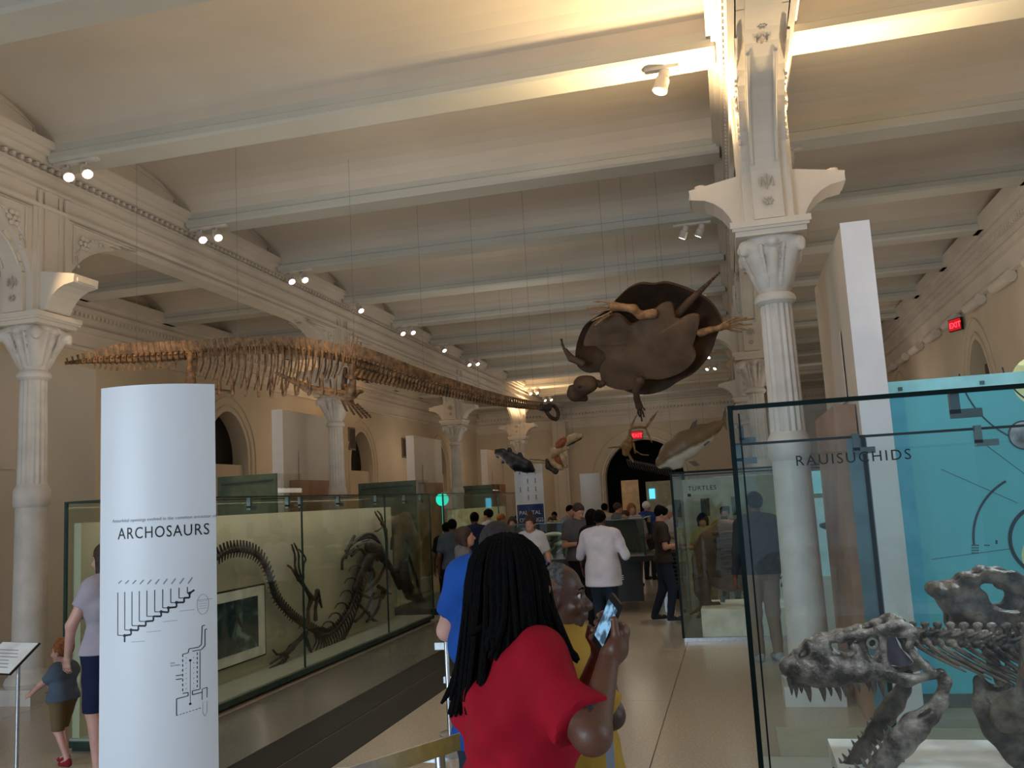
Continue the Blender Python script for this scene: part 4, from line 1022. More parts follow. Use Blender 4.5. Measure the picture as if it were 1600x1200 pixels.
# girdles and paddles
def bone(pts, rr, k=.02, h=.014, name='bone', m=M_BONE_BR, parent=PLE, **kw):
    d = SD(h); d.chain([np.array(p) for p in pts], rr, k, **kw); return d.mb().build(name, m, parent)
ph = spt(tHip); T = stan(tHip); sd = np.cross(T, UP); sd /= np.linalg.norm(sd)
bone([ph+sd*.06, ph+sd*.14-UP*.2, ph+sd*.12-UP*.38], [.035, .03, .06], name='hip_bone')
bone([ph-sd*.06+T*.05, ph-sd*.2-UP*.22, ph-sd*.10-UP*.42], [.035, .03, .06], name='hip_bone')
bone([ph-UP*.40-sd*.12, ph-UP*.46+T*.18, ph-UP*.50+T*.45], [.08, .10, .05], name='pelvic_plate', flat=UP, fs=2.2)
def paddle(base, d, out, L, name, m=M_BONE_BR):
    r = empty(name, (0, 0, 0)); r.parent = PLE; r.location = Vector(base)-origin_of(PLE).to_translation()
    base = np.array(base, float); d = np.array(d, float); d /= np.linalg.norm(d); out = np.array(out, float); out /= np.linalg.norm(out)
    MB().tube([base, base+d*L*.12, base+d*L*.3], [.05*L+.01, .028*L+.01, .06*L+.01], 8).build('upper_limb_bone', m, r)
    for f in range(5):
        a = (f-2)*.055; x0 = base+d*L*.33+out*a*L
        for k in range(8-abs(f-2)):
            u = x0+d*L*.078*k+out*a*L*.10*k; MB().tube([u, u+d*L*.035, u+d*L*.066], [.019*L, .012*L, .017*L], 6).build('finger_bone', m, r)
    return r
ps = spt(tSh); T = stan(tSh); sd = np.cross(T, UP); sd /= np.linalg.norm(sd)
bone([ps-UP*.42-T*.9, ps-UP*.50-T*.5, ps-UP*.45, ps-UP*.36+T*.15], [.03, .09, .11, .05], name='shoulder_plate', flat=UP, fs=2.0)
bone([ps+sd*.12-UP*.1, ps+sd*.2-UP*.3, ps+sd*.1-UP*.42], [.03, .04, .07], name='shoulder_bone'); bone([ps-sd*.12-UP*.1, ps-sd*.2-UP*.3, ps-sd*.1-UP*.42], [.03, .04, .07], name='shoulder_bone')
paddle(ps+sd*.30-UP*.30-T*.05, UP*.9+T*.05+sd*.1, T, .60, 'front_paddle'); paddle(ps-sd*.30-UP*.38, -UP*.1-sd*.8+T*.5, T, 1.0, 'front_paddle')
paddle(ph-sd*.25-UP*.42, -sd*.8-UP*.25-T*.2, T, .8, 'rear_paddle'); paddle(ph+sd*.22-UP*.42, sd*.7-T*.4-UP*.3, T, .8, 'rear_paddle')
# skull: open oval frame with slim jaws
e = spt(1.0); T = stan(1.0); d = SD(.012); d.cap(e-T*.05, e+T*.08, .05, .055, .03)
hr = [e+T*.10+UP*.05, e+T*.22+UP*.03, e+T*.28-UP*.06, e+T*.24-UP*.15, e+T*.12-UP*.13, e+T*.04-UP*.05]
d.chain(spl(hr, 12), [.028]*12, .01); d.mb().build('skull', M_BONE_DK, PLE)
def ceil_z(y):
    t = ((y-Y1)/(BAY/3)+.5) % 1-.5; d_ = abs(t)*BAY/3
    return ZS+.01 if d_ < HW else ZC+RISE*math.sin(PI*(d_-HW+.03)/(BAY/3-2*HW+.06))**.85+.005
def wires(parent, pts, ztop=5.95):
    m = MB()
    for p in pts: m.tube([p, (p[0], p[1], ceil_z(p[1]))], .0016, 4)
    return m.build('suspension_wires', M_CLIP, parent, kind='stuff')
wires(PLE, [spt(t)+UP*.1 for t in (.12, .3, .52, .68, .82, .97)])

# ================================================================= GIANT TURTLE
TO = at(1010, 530, Y=11.0); TN = np.array([-.18, -.78, -.60]); TN /= np.linalg.norm(TN)      # belly faces down and toward the hall entrance
TUR = empty('giant_turtle_skeleton', tuple(TO), label='giant brown fossil turtle hanging belly-out under the ceiling', cat='skeleton')
tu = np.cross(np.array([0, 0, 1.]), TN); tu /= np.linalg.norm(tu); tu = -tu if tu[0] < 0 else tu; tv = np.cross(TN, tu); tv = -tv if tv[2] < 0 else tv
def tp(cx, cy, off=0):   # crop coordinates of the study image (4x, offset 860,420)
    return onplane(860+cx/4, 420+cy/4, TO+TN*off, TN)
def plate(outline, off, th, dome, name, m, rings=7, edge=.02):
    """solid plate: outline on the turtle's plane, front face domed toward TN by dome, thickness th"""
    P = np.array([tp(a, b, off) for a, b in outline]); c = P.mean(0); n = len(P); M = MB(); V = []; f = []
    for sgn, base in ((1, 0), (-1, -th)):
        for k in range(rings):
            s = 1-k/rings; V += [c+(p-c)*s+TN*(base+dome*(1-s**2)*1.0 if sgn > 0 else base+dome*(1-s**2)) for p in P]
        V.append(c+TN*(base+dome))
    K = rings*n+1
    for sgn in (0, 1):
        o = sgn*K
        for k in range(rings-1):
            for i in range(n):
                j = (i+1) % n; q = (o+k*n+i, o+k*n+j, o+(k+1)*n+j, o+(k+1)*n+i); f.append(q if sgn else q[::-1])
        for i in range(n): j = (i+1) % n; q = (o+(rings-1)*n+i, o+(rings-1)*n+j, o+K-1); f.append(q if sgn else q[::-1])
    for i in range(n): j = (i+1) % n; f.append((i, j, K+j, K+i))
    return M.add(V, f).build(name, m, TUR)
cs = lambda pts, n: [tuple(p[:2]) for p in spl([(a, b, 0) for a, b in pts]+[(pts[0][0], pts[0][1], 0)], n)[:-1]]
shell = cs([(410, 195), (480, 130), (560, 95), (640, 100), (720, 90), (830, 120), (930, 165), (1000, 215), (1050, 285), (1072, 345), (1040, 420), (1015, 500), (975, 570), (900, 650), (800, 705), (720, 755), (620, 785), (520, 780), (430, 745), (340, 700), (310, 650), (230, 650), (170, 610), (155, 540), (170, 450), (210, 360), (280, 310), (350, 260)], 90)
plate(shell, -.16, .06, -.45, 'carapace', M_TURT)
plast = cs([(350, 300), (420, 290), (490, 345), (520, 350), (600, 300), (680, 235), (735, 218), (765, 240), (775, 300), (800, 325), (850, 300), (900, 292), (928, 310), (920, 380), (900, 450), (888, 490), (905, 560), (830, 640), (700, 690), (600, 690), (560, 740), (460, 758), (370, 740), (320, 700), (312, 620), (345, 560), (330, 520), (270, 480), (210, 480), (220, 420), (260, 350)], 110)
plate(plast, 0.05, .06, .04, 'belly_plate', M_PLAS, 5)
m = MB(); 
bone([tp(915, 160, -.1), tp(870, 200, -.1), tp(820, 255, -.1), tp(790, 290, -.1)], [.035, .045, .05, .05], .01, .014, 'tail_root', M_TURT, TUR)
for i in range(13):
    t_ = i/12; q = tp(1055-145*t_, 25+140*t_, -.12); MB().ball(q, (.012+.03*t_, .03, .012+.03*t_), 5).build('tail_vertebra', M_TURT, TUR)
# flippers
def flip(pts, rr, fingers, name, m, fr=.016):
    r = empty(name, (0, 0, 0)); r.parent = TUR
    d = SD(.012); d.chain(pts, rr, .02); d.mb().build('limb_bones', m, r)
    for f in fingers:
        n = len(f); MB().tube(spl(f, n*3-2), [fr*(1.15 if i % 3 == 0 else .8)*(1-.04*i) for i in range(n*3-2)], 6).build('finger', m, r)
flip([tp(640, 280, .12), tp(560, 290, .12), tp(520, 250, .14), tp(450, 240, .16), tp(395, 235, .17)], [.06, .05, .055, .045, .06],
     [[tp(400, 225, .17), tp(350, 205, .17), tp(300, 205, .17), tp(270, 205, .17)], [tp(395, 235, .17), tp(340, 235, .18), tp(280, 240, .18), tp(228, 245, .18)], [tp(390, 250, .17), tp(330, 262, .18), tp(290, 275, .18), tp(245, 288, .18)],
      [tp(385, 265, .17), tp(340, 290, .18), tp(290, 310, .18), tp(262, 325, .18)], [tp(370, 285, .17), tp(330, 310, .17), tp(300, 335, .17), tp(280, 352, .17)]], 'front_flipper', M_TBONE)
flip([tp(940, 400, .03), tp(1000, 380, .08), tp(1060, 370, .1), tp(1100, 350, .1)], [.05, .035, .035, .05],
     [[tp(1095, 335, .1), tp(1150, 308, .1), tp(1200, 308, .1), tp(1230, 305, .1)], [tp(1100, 345, .1), tp(1160, 325, .1), tp(1220, 318, .1), tp(1272, 312, .1)], [tp(1105, 352, .1), tp(1170, 345, .1), tp(1220, 350, .1), tp(1262, 345, .1)],
      [tp(1105, 362, .1), tp(1160, 365, .1), tp(1210, 378, .1), tp(1250, 380, .1)], [tp(1095, 372, .1), tp(1130, 382, .1), tp(1170, 392, .1), tp(1198, 392, .1)]], 'rear_flipper', M_TBONE)
flip([tp(560, 700, .12), tp(535, 760, .12), tp(540, 810, .12), tp(555, 860, .12)], [.06, .045, .04, .05],
     [[tp(550, 860, .12), tp(548, 900, .12), tp(560, 925, .12)], [tp(555, 865, .12), tp(565, 910, .12), tp(572, 952, .12)], [tp(562, 865, .12), tp(578, 900, .12), tp(585, 925, .12)], [tp(568, 855, .12), tp(585, 875, .12), tp(590, 885, .12)]], 'rear_flipper', M_TURT)
flip([tp(200, 590, -.05), tp(130, 560, -.05), tp(95, 510, -.05)], [.05, .045, .03], [[tp(100, 520, -.05), tp(78, 480, -.05), tp(68, 440, -.05)], [tp(115, 545, -.05), tp(85, 500, -.05), tp(72, 470, -.05)]], 'front_flipper', M_TURT, .02)
# head with beak
d = SD(.011); a, b_ = tp(245, 720, .1), tp(150, 780, .1)
d.cap(a, b_, .11, .10, .05); d.ell(tp(200, 725, .13), (.12, .13, .12), .05); d.cap(tp(160, 800, .1), tp(215, 810, .1), .055, .045, .05); d.cap(tp(130, 745, .12), tp(128, 785, .12), .04, .03, .04)
d.ell(tp(215, 795, .26), (.03, .08, .022), .01, sub=True); d.ell(tp(183, 742, .27), (.035, .06, .02), .01, sub=True)
d.mb().build('skull', M_TURT, TUR)
for i in range(5): MB().ball(tp(262+i*16, 715+4*(i % 2)*2, .06), (.045, .05, .05), 5).build('neck_vertebra', M_TURT, TUR)
wires(TUR, [TO+np.array([-.2, .2, .3]), TO+np.array([.25, .25, .3]), TO+np.array([-.5, .3, .2])])

# ================================================================= SHARK MODEL
SH = 14.0
def sh(cx, cy, Y=SH): return at(860+cx/4, 560+cy/4, Y=Y)      # crop 4x, offset 860,560
SHK = empty('shark_model', tuple(sh(880, 560)), label='grey-brown shark model with white belly hanging right of the turtle', cat='model')
M_SHARK = bpy.data.materials.new('shark_skin'); M_SHARK.use_nodes = True; N = M_SHARK.node_tree.nodes; L = M_SHARK.node_tree.links; b = N['Principled BSDF']; b.inputs['Roughness'].default_value = .45
tc = N.new('ShaderNodeTexCoord'); sx = N.new('ShaderNodeSeparateXYZ'); L.new(tc.outputs['Object'], sx.inputs[0])
# belly line follows the model's own axis: countershading by position across the body
ma = N.new('ShaderNodeMath'); ma.operation = 'MULTIPLY_ADD'; L.new(sx.outputs['X'], ma.inputs[0]); ma.inputs[1].default_value = -.46; L.new(sx.outputs['Z'], ma.inputs[2])
nz = N.new('ShaderNodeTexNoise'); nz.inputs['Scale'].default_value = 5; mb_ = N.new('ShaderNodeMath'); mb_.operation = 'MULTIPLY_ADD'; L.new(nz.outputs['Fac'], mb_.inputs[0]); mb_.inputs[1].default_value = .08; L.new(ma.outputs[0], mb_.inputs[2])
rp = N.new('ShaderNodeValToRGB'); L.new(mb_.outputs[0], rp.inputs['Fac']); L.new(rp.outputs['Color'], b.inputs['Base Color'])
rp.color_ramp.elements[0].position = .0; rp.color_ramp.elements[0].color = (*lin('D8D2C6'), 1); rp.color_ramp.elements[1].position = .045; rp.color_ramp.elements[1].color = (*lin('7B6448'), 1)
d = SD(.02)
ax = [sh(700, 650), sh(760, 600), sh(850, 540), sh(950, 480), sh(1030, 430), sh(1075, 400)]
d.chain(ax, [.11, .19, .215, .17, .085, .04], .05); d.cap(sh(735, 678), sh(800, 650), .06, .10, .05)
d.ell(sh(735, 690)+np.array([-.02, -.02, .0]), (.08, .10, .035), .01, sub=True)
d.mb().build('body', M_SHARK, SHK)
def fin(pts, th, name, m=M_SHARK, Y=SH, p=SHK, f=sh):
    P = np.array([f(a, b, Y) for a, b in pts]); n = len(P); M = MB(); V = np.vstack([P+np.array([0, -th/2, 0]), P+np.array([0, th/2, 0])]); M.add(V, [tuple(range(n)), tuple(range(2*n-1, n-1, -1))]+[(i, n+i, n+(i+1) % n, (i+1) % n) for i in range(n)]); return M.build(name, m, p, smooth=False)
M_FIN = mat('shark_fin', '5A4A3A', .5)
fin([(850, 480), (865, 445), (890, 400), (918, 382), (915, 420), (930, 455)], .03, 'dorsal_fin', M_FIN); fin([(860, 645), (905, 640), (935, 668), (900, 675)], .03, 'pectoral_fin', M_FIN, SH-.25)
fin([(1060, 405), (1075, 385), (1080, 340), (1095, 300), (1100, 345), (1098, 400), (1105, 450), (1080, 420)], .03, 'tail_fin', M_FIN); fin([(955, 540), (985, 515), (1000, 520), (965, 550)], .02, 'pelvic_fin', M_FIN, SH-.12)
m = MB(); m.ball(sh(815, 497), (.02, .02, .02), 5); m.build('small_lamp', M_BLACK, SHK)
wires(SHK, [sh(760, 570), sh(960, 460)])
# ================================================================= LARGE FISH SKELETON
FY = 15.0
def fi(cx, cy, Y=FY): return at(860+cx/4, 560+cy/4, Y=Y)
FIS = empty('fish_skeleton', tuple(fi(520, 560)), label='large fish skeleton with forked tail hanging before the dark doorway', cat='skeleton')
M_FB = mat('fish_bone', '6E4C2A', .6, var=.2, scale=14, col2='A07A48')
m = MB(); m.tube(spl([fi(600, 435), fi(560, 430), fi(505, 440), fi(490, 480), fi(480, 540), fi(490, 600), fi(520, 650)], 24), .022, 7); m.build('backbone', M_FB, FIS)
for pts in ([(600, 435), (625, 410), (650, 370), (676, 322), (655, 345), (625, 375), (598, 420)], [(600, 435), (622, 480), (638, 530), (625, 515), (600, 470), (592, 440)], [(505, 445), (520, 410), (545, 345), (530, 365), (500, 420)]):
    fin(pts, .03, 'tail_lobe', M_FB, FY, FIS, fi)
d = SD(.018); d.chain([fi(500, 500), fi(478, 545), fi(470, 590)], [.05, .09, .06], .03); d.cap(fi(520, 530), fi(530, 590), .02, .02, .02); d.mb().build('skull', M_FB, FIS)
MB().tube([fi(360, 560), fi(440, 552)], [.008, .02], 6).build('fin_spine', M_FB, FIS); MB().tube(spl([fi(530, 575), fi(570, 600), fi(615, 605)], 8), .010, 6).build('fin_spine', M_FB, FIS)
for i in range(18):
    u = 480+i*16; v = 640+i*3.6; MB().tube([fi(u, v), fi(u+5, v+18), fi(u+18, v+42)], [.012, .010, .005], 5).build('rib', M_BONE_DK, FIS)
MB().tube([fi(475, 635), fi(640, 670), fi(780, 700)], [.02, .025, .012], 6).build('lower_backbone', M_BONE_DK, FIS)
wires(FIS, [fi(500, 440), fi(600, 430)])
# ================================================================= OPEN-JAWED SKULL
JY = 15.5
def jw(cx, cy, Y=JY): return at(760+cx/8.889, 640+cy/8.889, Y=Y)
JAW = empty('open_jawed_skull', tuple(jw(1050, 650)), label='pale skull with wide-open toothed jaws hanging left of the doorway', cat='skeleton')
M_JB = mat('pale_jaw_bone', 'A98A60', .5, var=.15, scale=8, col2='CDB089'); M_JO = mat('orange_bone', '9A5426', .5, var=.2, scale=10)
def jb(ps, rr, name, m, k=.03, **kw): d = SD(.014); d.chain([jw(a, b) for a, b in ps], rr, k, **kw); d.mb().build(name, m, JAW)
jb([(880, 670), (960, 590), (1030, 560), (1100, 545)], [.04, .07, .06, .03], 'cheek', M_JB); jb([(990, 570), (1020, 480), (1070, 430), (1120, 415)], [.05, .075, .07, .04], 'brow', M_JO)
jb([(1110, 490), (1170, 410), (1240, 380), (1320, 365)], [.03, .07, .065, .04], 'snout', M_JB); jb([(1120, 500), (1200, 450), (1310, 395)], [.02, .03, .025], 'upper_jaw', M_BONE_DK)
jb([(880, 680), (950, 740), (1020, 800), (1050, 820)], [.04, .06, .05, .03], 'jaw_hinge', M_JB); jb([(1030, 600), (1070, 680), (1100, 790)], [.03, .06, .035], 'lower_jaw', M_JB); jb([(960, 640), (1000, 700), (1060, 780)], [.03, .07, .03], 'inner_jaw', M_JO)
jb([(840, 700), (860, 790), (960, 860), (990, 830)], [.03, .05, .045, .03], 'neck_root', M_BONE_DK)
for i in range(8): a, b_ = 1065+i*7, 630+i*23; MB().tube([jw(a, b_), jw(a+26, b_+10)], [.012, .002], 5).build('tooth', M_TOOTH, JAW)
for i in range(8): a, b_ = 1160+i*20, 480-i*11; MB().tube([jw(a, b_), jw(a+4, b_+22)], [.012, .002], 5).build('tooth', M_TOOTH, JAW)
m = MB(); m.tube(spl([jw(600, 690), jw(680, 698), jw(740, 700), jw(850, 720)], 14), .008, 5); m.build('wire_spine', M_BONE_DK, JAW); m = MB(); m.tube(spl([jw(540, 680), jw(640, 730), jw(820, 745)], 10), .005, 5); m.build('wire_spine', M_BONE_DK, JAW)
wires(JAW, [jw(1000, 560), jw(1200, 400)])
# ================================================================= BLACK LOBE-FINNED FISH
BF = empty('black_fish_model', tuple(jw(380, 680, 16.6)), label='black lobe-finned fish model hanging above the blue and white pylon', cat='model')
M_BF = mat('black_fish', '15181E', .45, var=.2, scale=30, bump=.4, bscale=40)
d = SD(.014); d.chain([jw(160, 600, 16.6), jw(220, 605, 16.6), jw(320, 670, 16.6), jw(430, 740, 16.6), jw(560, 790, 16.6), jw(640, 840, 16.6)], [.07, .085, .12, .15, .12, .05], .05); d.mb().build('body', M_BF, BF)
for pts, rr in (([(310, 590), (320, 560), (345, 615)], [.02, .045, .04]), ([(450, 640), (465, 625), (490, 690)], [.03, .045, .05]), ([(215, 740), (250, 715), (300, 700)], [.02, .04, .03]), ([(400, 850), (420, 820), (440, 790)], [.025, .045, .04]), ([(140, 575), (160, 610), (160, 640)], [.04, .06, .05])):
    d = SD(.014); d.chain([jw(a, b, 16.6) for a, b in pts], rr, .02, flat=(0, 1, 0), fs=2.0); d.mb().build('lobe_fin', M_BF, BF)
wires(BF, [jw(300, 640, 16.6), jw(480, 700, 16.6)])

# ================================================================= FOSSIL SKELETON IN THE LONG CASE
KX = LX2+.20
def kp(cx, cy, X=KX): return at(320+cx/2.7275, 700+cy/2.7275, X=X)
FOS = empty('fossil_skeleton', (KX, 10.5, .2), label='dark curving fossil skeleton mounted on the cream board in long case', cat='skeleton')
kk = [(-60, 560), (-10, 500), (45, 470), (95, 440), (150, 432), (205, 445), (245, 480), (275, 545), (300, 630), (345, 690), (400, 740), (460, 775), (510, 800), (560, 770), (610, 700), (640, 630), (665, 560), (690, 490)]
ks = spl([kp(a, b) for a, b in kk], 160); sg_ = np.insert(np.linalg.norm(np.diff(ks, axis=0), axis=1).cumsum(), 0, 0); KT = sg_[-1]
def kpt(t): return np.array([np.interp(t*KT, sg_, ks[:, i]) for i in range(3)])
NK = 84; XN = np.array([1., 0, 0])
for i in range(NK):
    t = i/(NK-1); p = kpt(t); T = kpt(min(1, t+.006))-kpt(max(0, t-.006)); T /= np.linalg.norm(T); nrm = np.cross(T, XN); nrm = nrm/np.linalg.norm(nrm)
    if nrm[2] < 0: nrm = -nrm
    L = KT/NK*.42; m = MB(); m.tube([p-T*L, p, p+T*L], [.036, .030, .036], 6)
    u = .10 if t < .42 else .085
    m.tube([p, p+nrm*u-T*.02], [.018, .010], 5)
    if t < .5: m.tube([p, p-nrm*(.085 if t < .4 else .07)-T*.03], [.014, .006], 5)
    m.build('vertebra', M_BONE_DK, FOS)
def kb(pts, rr, name='bone', h=.014, k=.015, X=None, **kw):
    d = SD(h); d.chain([kp(a, b) if X is None else kp(a, b, X) for a, b in pts], rr, k, **kw); return d.mb().build(name, M_BONE_DK, FOS)
for i in range(26):       # ribs along the last third
    t = .60+.38*i/25; p = kpt(t); c = p-CAM; cx = (800+FPX*(c@R_)/(c@F_)-320)*2.7275; cy = (600-FPX*(c@U_)/(c@F_)-700)*2.7275
    MB().tube(spl([p, kp(cx+14, cy+40), kp(cx+6, cy+80-abs(i-10)*1.5), kp(cx-4, cy+105-abs(i-10)*2)], 8), [.014, .014, .013, .012, .011, .010, .008, .006], 5).build('rib', M_BONE_DK, FOS)
    if i % 3 == 0: MB().tube(spl([p, kp(cx-20, cy-28), kp(cx-48, cy-26), kp(cx-62, cy-5)], 8), [.014, .014, .013, .012, .011, .010, .008, .006], 5).build('rib', M_BONE_DK, FOS)
for pts in ([(585, 520), (590, 470), (640, 430)], [(600, 470), (615, 420), (638, 375)], [(600, 440), (640, 400), (700, 380), (740, 400), (760, 440)], [(640, 400), (680, 370), (720, 372), (745, 420), (735, 480)], [(650, 420), (690, 400), (715, 440), (710, 500)], [(625, 460), (660, 430), (690, 470), (680, 540)], [(660, 620), (700, 600), (740, 560), (770, 500)], [(640, 650), (690, 700), (720, 735)], [(770, 620), (720, 640), (660, 620)], [(640, 740), (680, 700), (720, 620)], [(690, 740), (735, 690), (760, 600)]):
    MB().tube(spl([kp(a, b) for a, b in pts], 10), .022, 6).build('rib', M_BONE_DK, FOS)
kb([(640, 600), (660, 550), (690, 480), (740, 430)], [.06, .07, .09, .07], 'torso_mass', flat=XN, fs=1.6); kb([(700, 420), (740, 440), (770, 480), (800, 520)], [.10, .11, .07, .05], 'shoulder_mass', flat=XN, fs=1.6)
kb([(690, 480), (715, 540), (700, 570)], [.06, .07, .03], 'shoulder_blade', flat=XN, fs=1.8)
kb([(865, 455), (850, 500), (850, 560), (870, 610), (905, 640), (935, 650)], [.03, .09, .14, .13, .08, .03], 'skull', flat=XN, fs=1.6, k=.04); kb([(820, 520), (800, 530), (830, 590)], [.05, .05, .06], 'jaw', flat=XN, fs=1.6); kb([(870, 460), (895, 540), (925, 640)], [.03, .04, .03], 'skull_roof', flat=XN, fs=1.5)
def fore(pts, rr, ends, name):
    r = empty(name, (0, 0, 0)); r.parent = FOS
    d = SD(.014); d.chain([kp(a, b) for a, b in pts], rr, .015); d.mb().build('limb_bones', M_BONE_DK, r)
    for e in ends: MB().tube(spl([kp(a, b) for a, b in e], 8), [.02, .013, .018, .012, .017, .011, .014, .008], 6).build('toe', M_BONE_DK, r)
fore([(440, 740), (440, 690), (455, 640), (430, 600), (405, 560)], [.03, .02, .035, .022, .03], [[(405, 560), (385, 510), (385, 460), (370, 410)], [(412, 555), (400, 500), (400, 450), (380, 405)], [(420, 555), (420, 500), (430, 470), (400, 430)], [(400, 565), (375, 520), (360, 505), (352, 500)]], 'hind_limb')
kb([(465, 650), (480, 610), (498, 680)], [.015, .03, .015], 'hip_bone'); kb([(480, 640), (472, 680), (472, 730)], [.03, .02, .03], 'hip_bone')
fore([(430, 790), (400, 820), (370, 850), (345, 880)], [.035, .025, .04, .03], [[(345, 880), (310, 900), (280, 920)], [(350, 885), (320, 915), (275, 940)], [(355, 890), (330, 920), (290, 942)], [(340, 872), (310, 880), (290, 860)]], 'hind_limb')
kb([(430, 800), (440, 840), (458, 880)], [.02, .025, .015], 'hip_bone')
fore([(775, 480), (775, 400), (770, 350), (755, 320)], [.03, .022, .03, .03], [[(755, 320), (735, 290), (725, 270)], [(760, 318), (750, 285), (735, 268)], [(765, 330), (740, 350), (725, 355)]], 'fore_limb')
fore([(740, 590), (770, 610), (760, 640)], [.03, .03, .02], [[(760, 620), (785, 620), (795, 622)], [(700, 700), (715, 730), (735, 738)]], 'fore_limb')
kb([(800, 385), (795, 430)], [.03, .02], 'loose_bone')
# tan rock slab behind the skull
d = SD(.03); d.chain([kp(800, 320, KX-.12), kp(860, 330, KX-.12), kp(900, 420, KX-.12), kp(905, 620, KX-.12)], [.12, .22, .22, .14], .1, flat=XN, fs=4); d.cap(kp(830, 360, KX-.12), kp(820, 560, KX-.12), .22, .12, .1, flat=XN, fs=4)
d.mb(wrinkle=.006).build('rock_slab', mat('tan_rock', '8F7F64', .8, var=.12, scale=4, bump=.6, bscale=12), None, 'tan rock slab behind the fossil skull in the long case', 'fossil')

# ================================================================= NEAR SKULL IN THE RIGHT CASE
QY = 3.78
def sk(cx, cy, o=0): return at(1190+cx/3.53, 860+cy/3.53, Y=QY)+np.array([0, o, 0])
SK = empty('predator_skull_skeleton', tuple(sk(600, 600)), label='mottled toothed skull with gaping jaws and neck bones in the near case', cat='skeleton')
# skull bones: near side (-Y) and far side (+Y), narrow at the snout and wide behind
def wd(cx): return .022+.075*max(0, min(1, (cx-200)/650))
d = SD(.0055)
def both(pts, rr, k=.02, **kw):
    for s_ in (-1, 1): d.chain([sk(a, b, s_*wd(a)) for a, b in pts], [r*.00078 for r in rr], k, **kw)
both([(145, 640), (210, 650), (300, 655), (400, 650), (520, 645), (640, 655), (780, 690), (930, 660)], [44, 62, 76, 74, 56, 38, 26, 18], .02)          # tooth-bearing bar and cheek
both([(250, 600), (320, 570), (340, 600), (420, 620)], [50, 62, 60, 44], .02)
both([(160, 600), (195, 555), (260, 505), (320, 490), (430, 470), (540, 448), (640, 420), (700, 398), (740, 388)], [16, 13, 14, 22, 20, 20, 18, 22, 20], .012)
both([(545, 450), (550, 520), (575, 580), (620, 630)], [18, 14, 14, 20], .012)                # bar before the eye
both([(650, 440), (655, 520), (665, 600), (700, 650)], [22, 14, 13, 18], .012)                # bar behind the eye
both([(660, 430), (740, 445), (810, 440)], [16, 15, 18], .012)
both([(740, 388), (790, 405), (820, 440), (790, 500), (820, 560), (880, 620), (935, 655)], [18, 16, 20, 15, 17, 18, 18], .012)
both([(500, 520), (530, 600)], [18, 30], .02); both([(330, 500), (340, 560)], [24, 30], .02)
# roof and palate joining the two sides
for cx, cy, r in ((200, 560, 12), (260, 515, 14), (330, 495, 22), (430, 472, 18), (540, 450, 18), (640, 420, 16), (720, 395, 22), (150, 640, 34), (200, 660, 40), (300, 640, 40), (400, 660, 26), (520, 660, 14)):
    d.cap(sk(cx, cy, -wd(cx)), sk(cx, cy, wd(cx)), r*.00078, r*.00078, .02)
d.cap(sk(800, 440, -wd(800)), sk(800, 440, wd(800)), .016, .016, .02); d.cap(sk(760, 440, 0), sk(820, 470, 0), .028, .032, .02)
d.ell(sk(235, 560, -.03), (.030, .05, .012), .004, M=Matrix.Rotation(R(-38), 4, 'Y'), sub=True); d.ell(sk(440, 552, -.06), (.050, .075, .014), .004, M=Matrix.Rotation(R(-6), 4, 'Y'), sub=True)
d.mb(wrinkle=.0012).build('skull', M_SKULL, SK)
m = MB(); m.tube([sk(595+26*math.cos(a), 495+26*math.sin(a), -wd(600)-.004) for a in np.linspace(0, 2*PI, 17)], .0065, 6, cap=False); m.build('eye_ring', mat('eye_ring_bone', '8B8478', .6), SK)
MB().ball(sk(595, 497, -wd(600)+.012), .016, 6).build('eye_socket_core', mat('core_dark', '3A3536', .6), SK)
# lavender backing sheet inside the cheek opening
P = [sk(a, b, wd(a)*.4) for a, b in ((670, 500), (740, 470), (770, 540), (850, 630), (800, 650), (700, 640), (668, 590))]
M = MB(); n = len(P); M.add(np.vstack([P, np.array(P)+np.array([0, .006, 0])]), [tuple(range(n)), tuple(range(2*n-1, n-1, -1))]+[(i, n+i, n+(i+1) % n, (i+1) % n) for i in range(n)]); M.build('cheek_fill', mat('lavender_bone', '6C6270', .6), SK, smooth=False)
def tooth(p, q, r, parent=SK):
    p = np.array(p); q = np.array(q); mid = (p+q)/2+np.array([.003, 0, 0]); MB().tube([p-(q-p)*.15, p+(mid-p)*.6, mid, q-(q-mid)*.35, q], [r, r*.95, r*.78, r*.42, r*.06], 8, flat=(0, 1, 0), fs=.8).build('tooth', M_TOOTH, parent)
for a, b, c, e, r in ((150, 690, 165, 776, 11), (178, 700, 190, 790, 11), (205, 705, 218, 765, 11), (238, 700, 266, 812, 15), (318, 700, 343, 806, 15), (360, 710, 378, 775, 10), (400, 705, 430, 800, 12), (436, 705, 455, 776, 10), (474, 700, 492, 752, 9), (510, 695, 530, 752, 9), (565, 690, 580, 740, 8), (596, 690, 606, 768, 12), (634, 680, 655, 768, 12)):
    tooth(sk(a, b+14, -wd(a)-.012), sk(c, e+16, -wd(a)-.008), r*.00095)
for a, b, c, e in ((165, 690, 176, 765), (228, 700, 240, 770), (296, 700, 312, 760), (350, 705, 362, 765), (470, 700, 480, 745), (555, 700, 565, 735)): tooth(sk(a, b, wd(a)+.004), sk(c, e, wd(a)), .010)
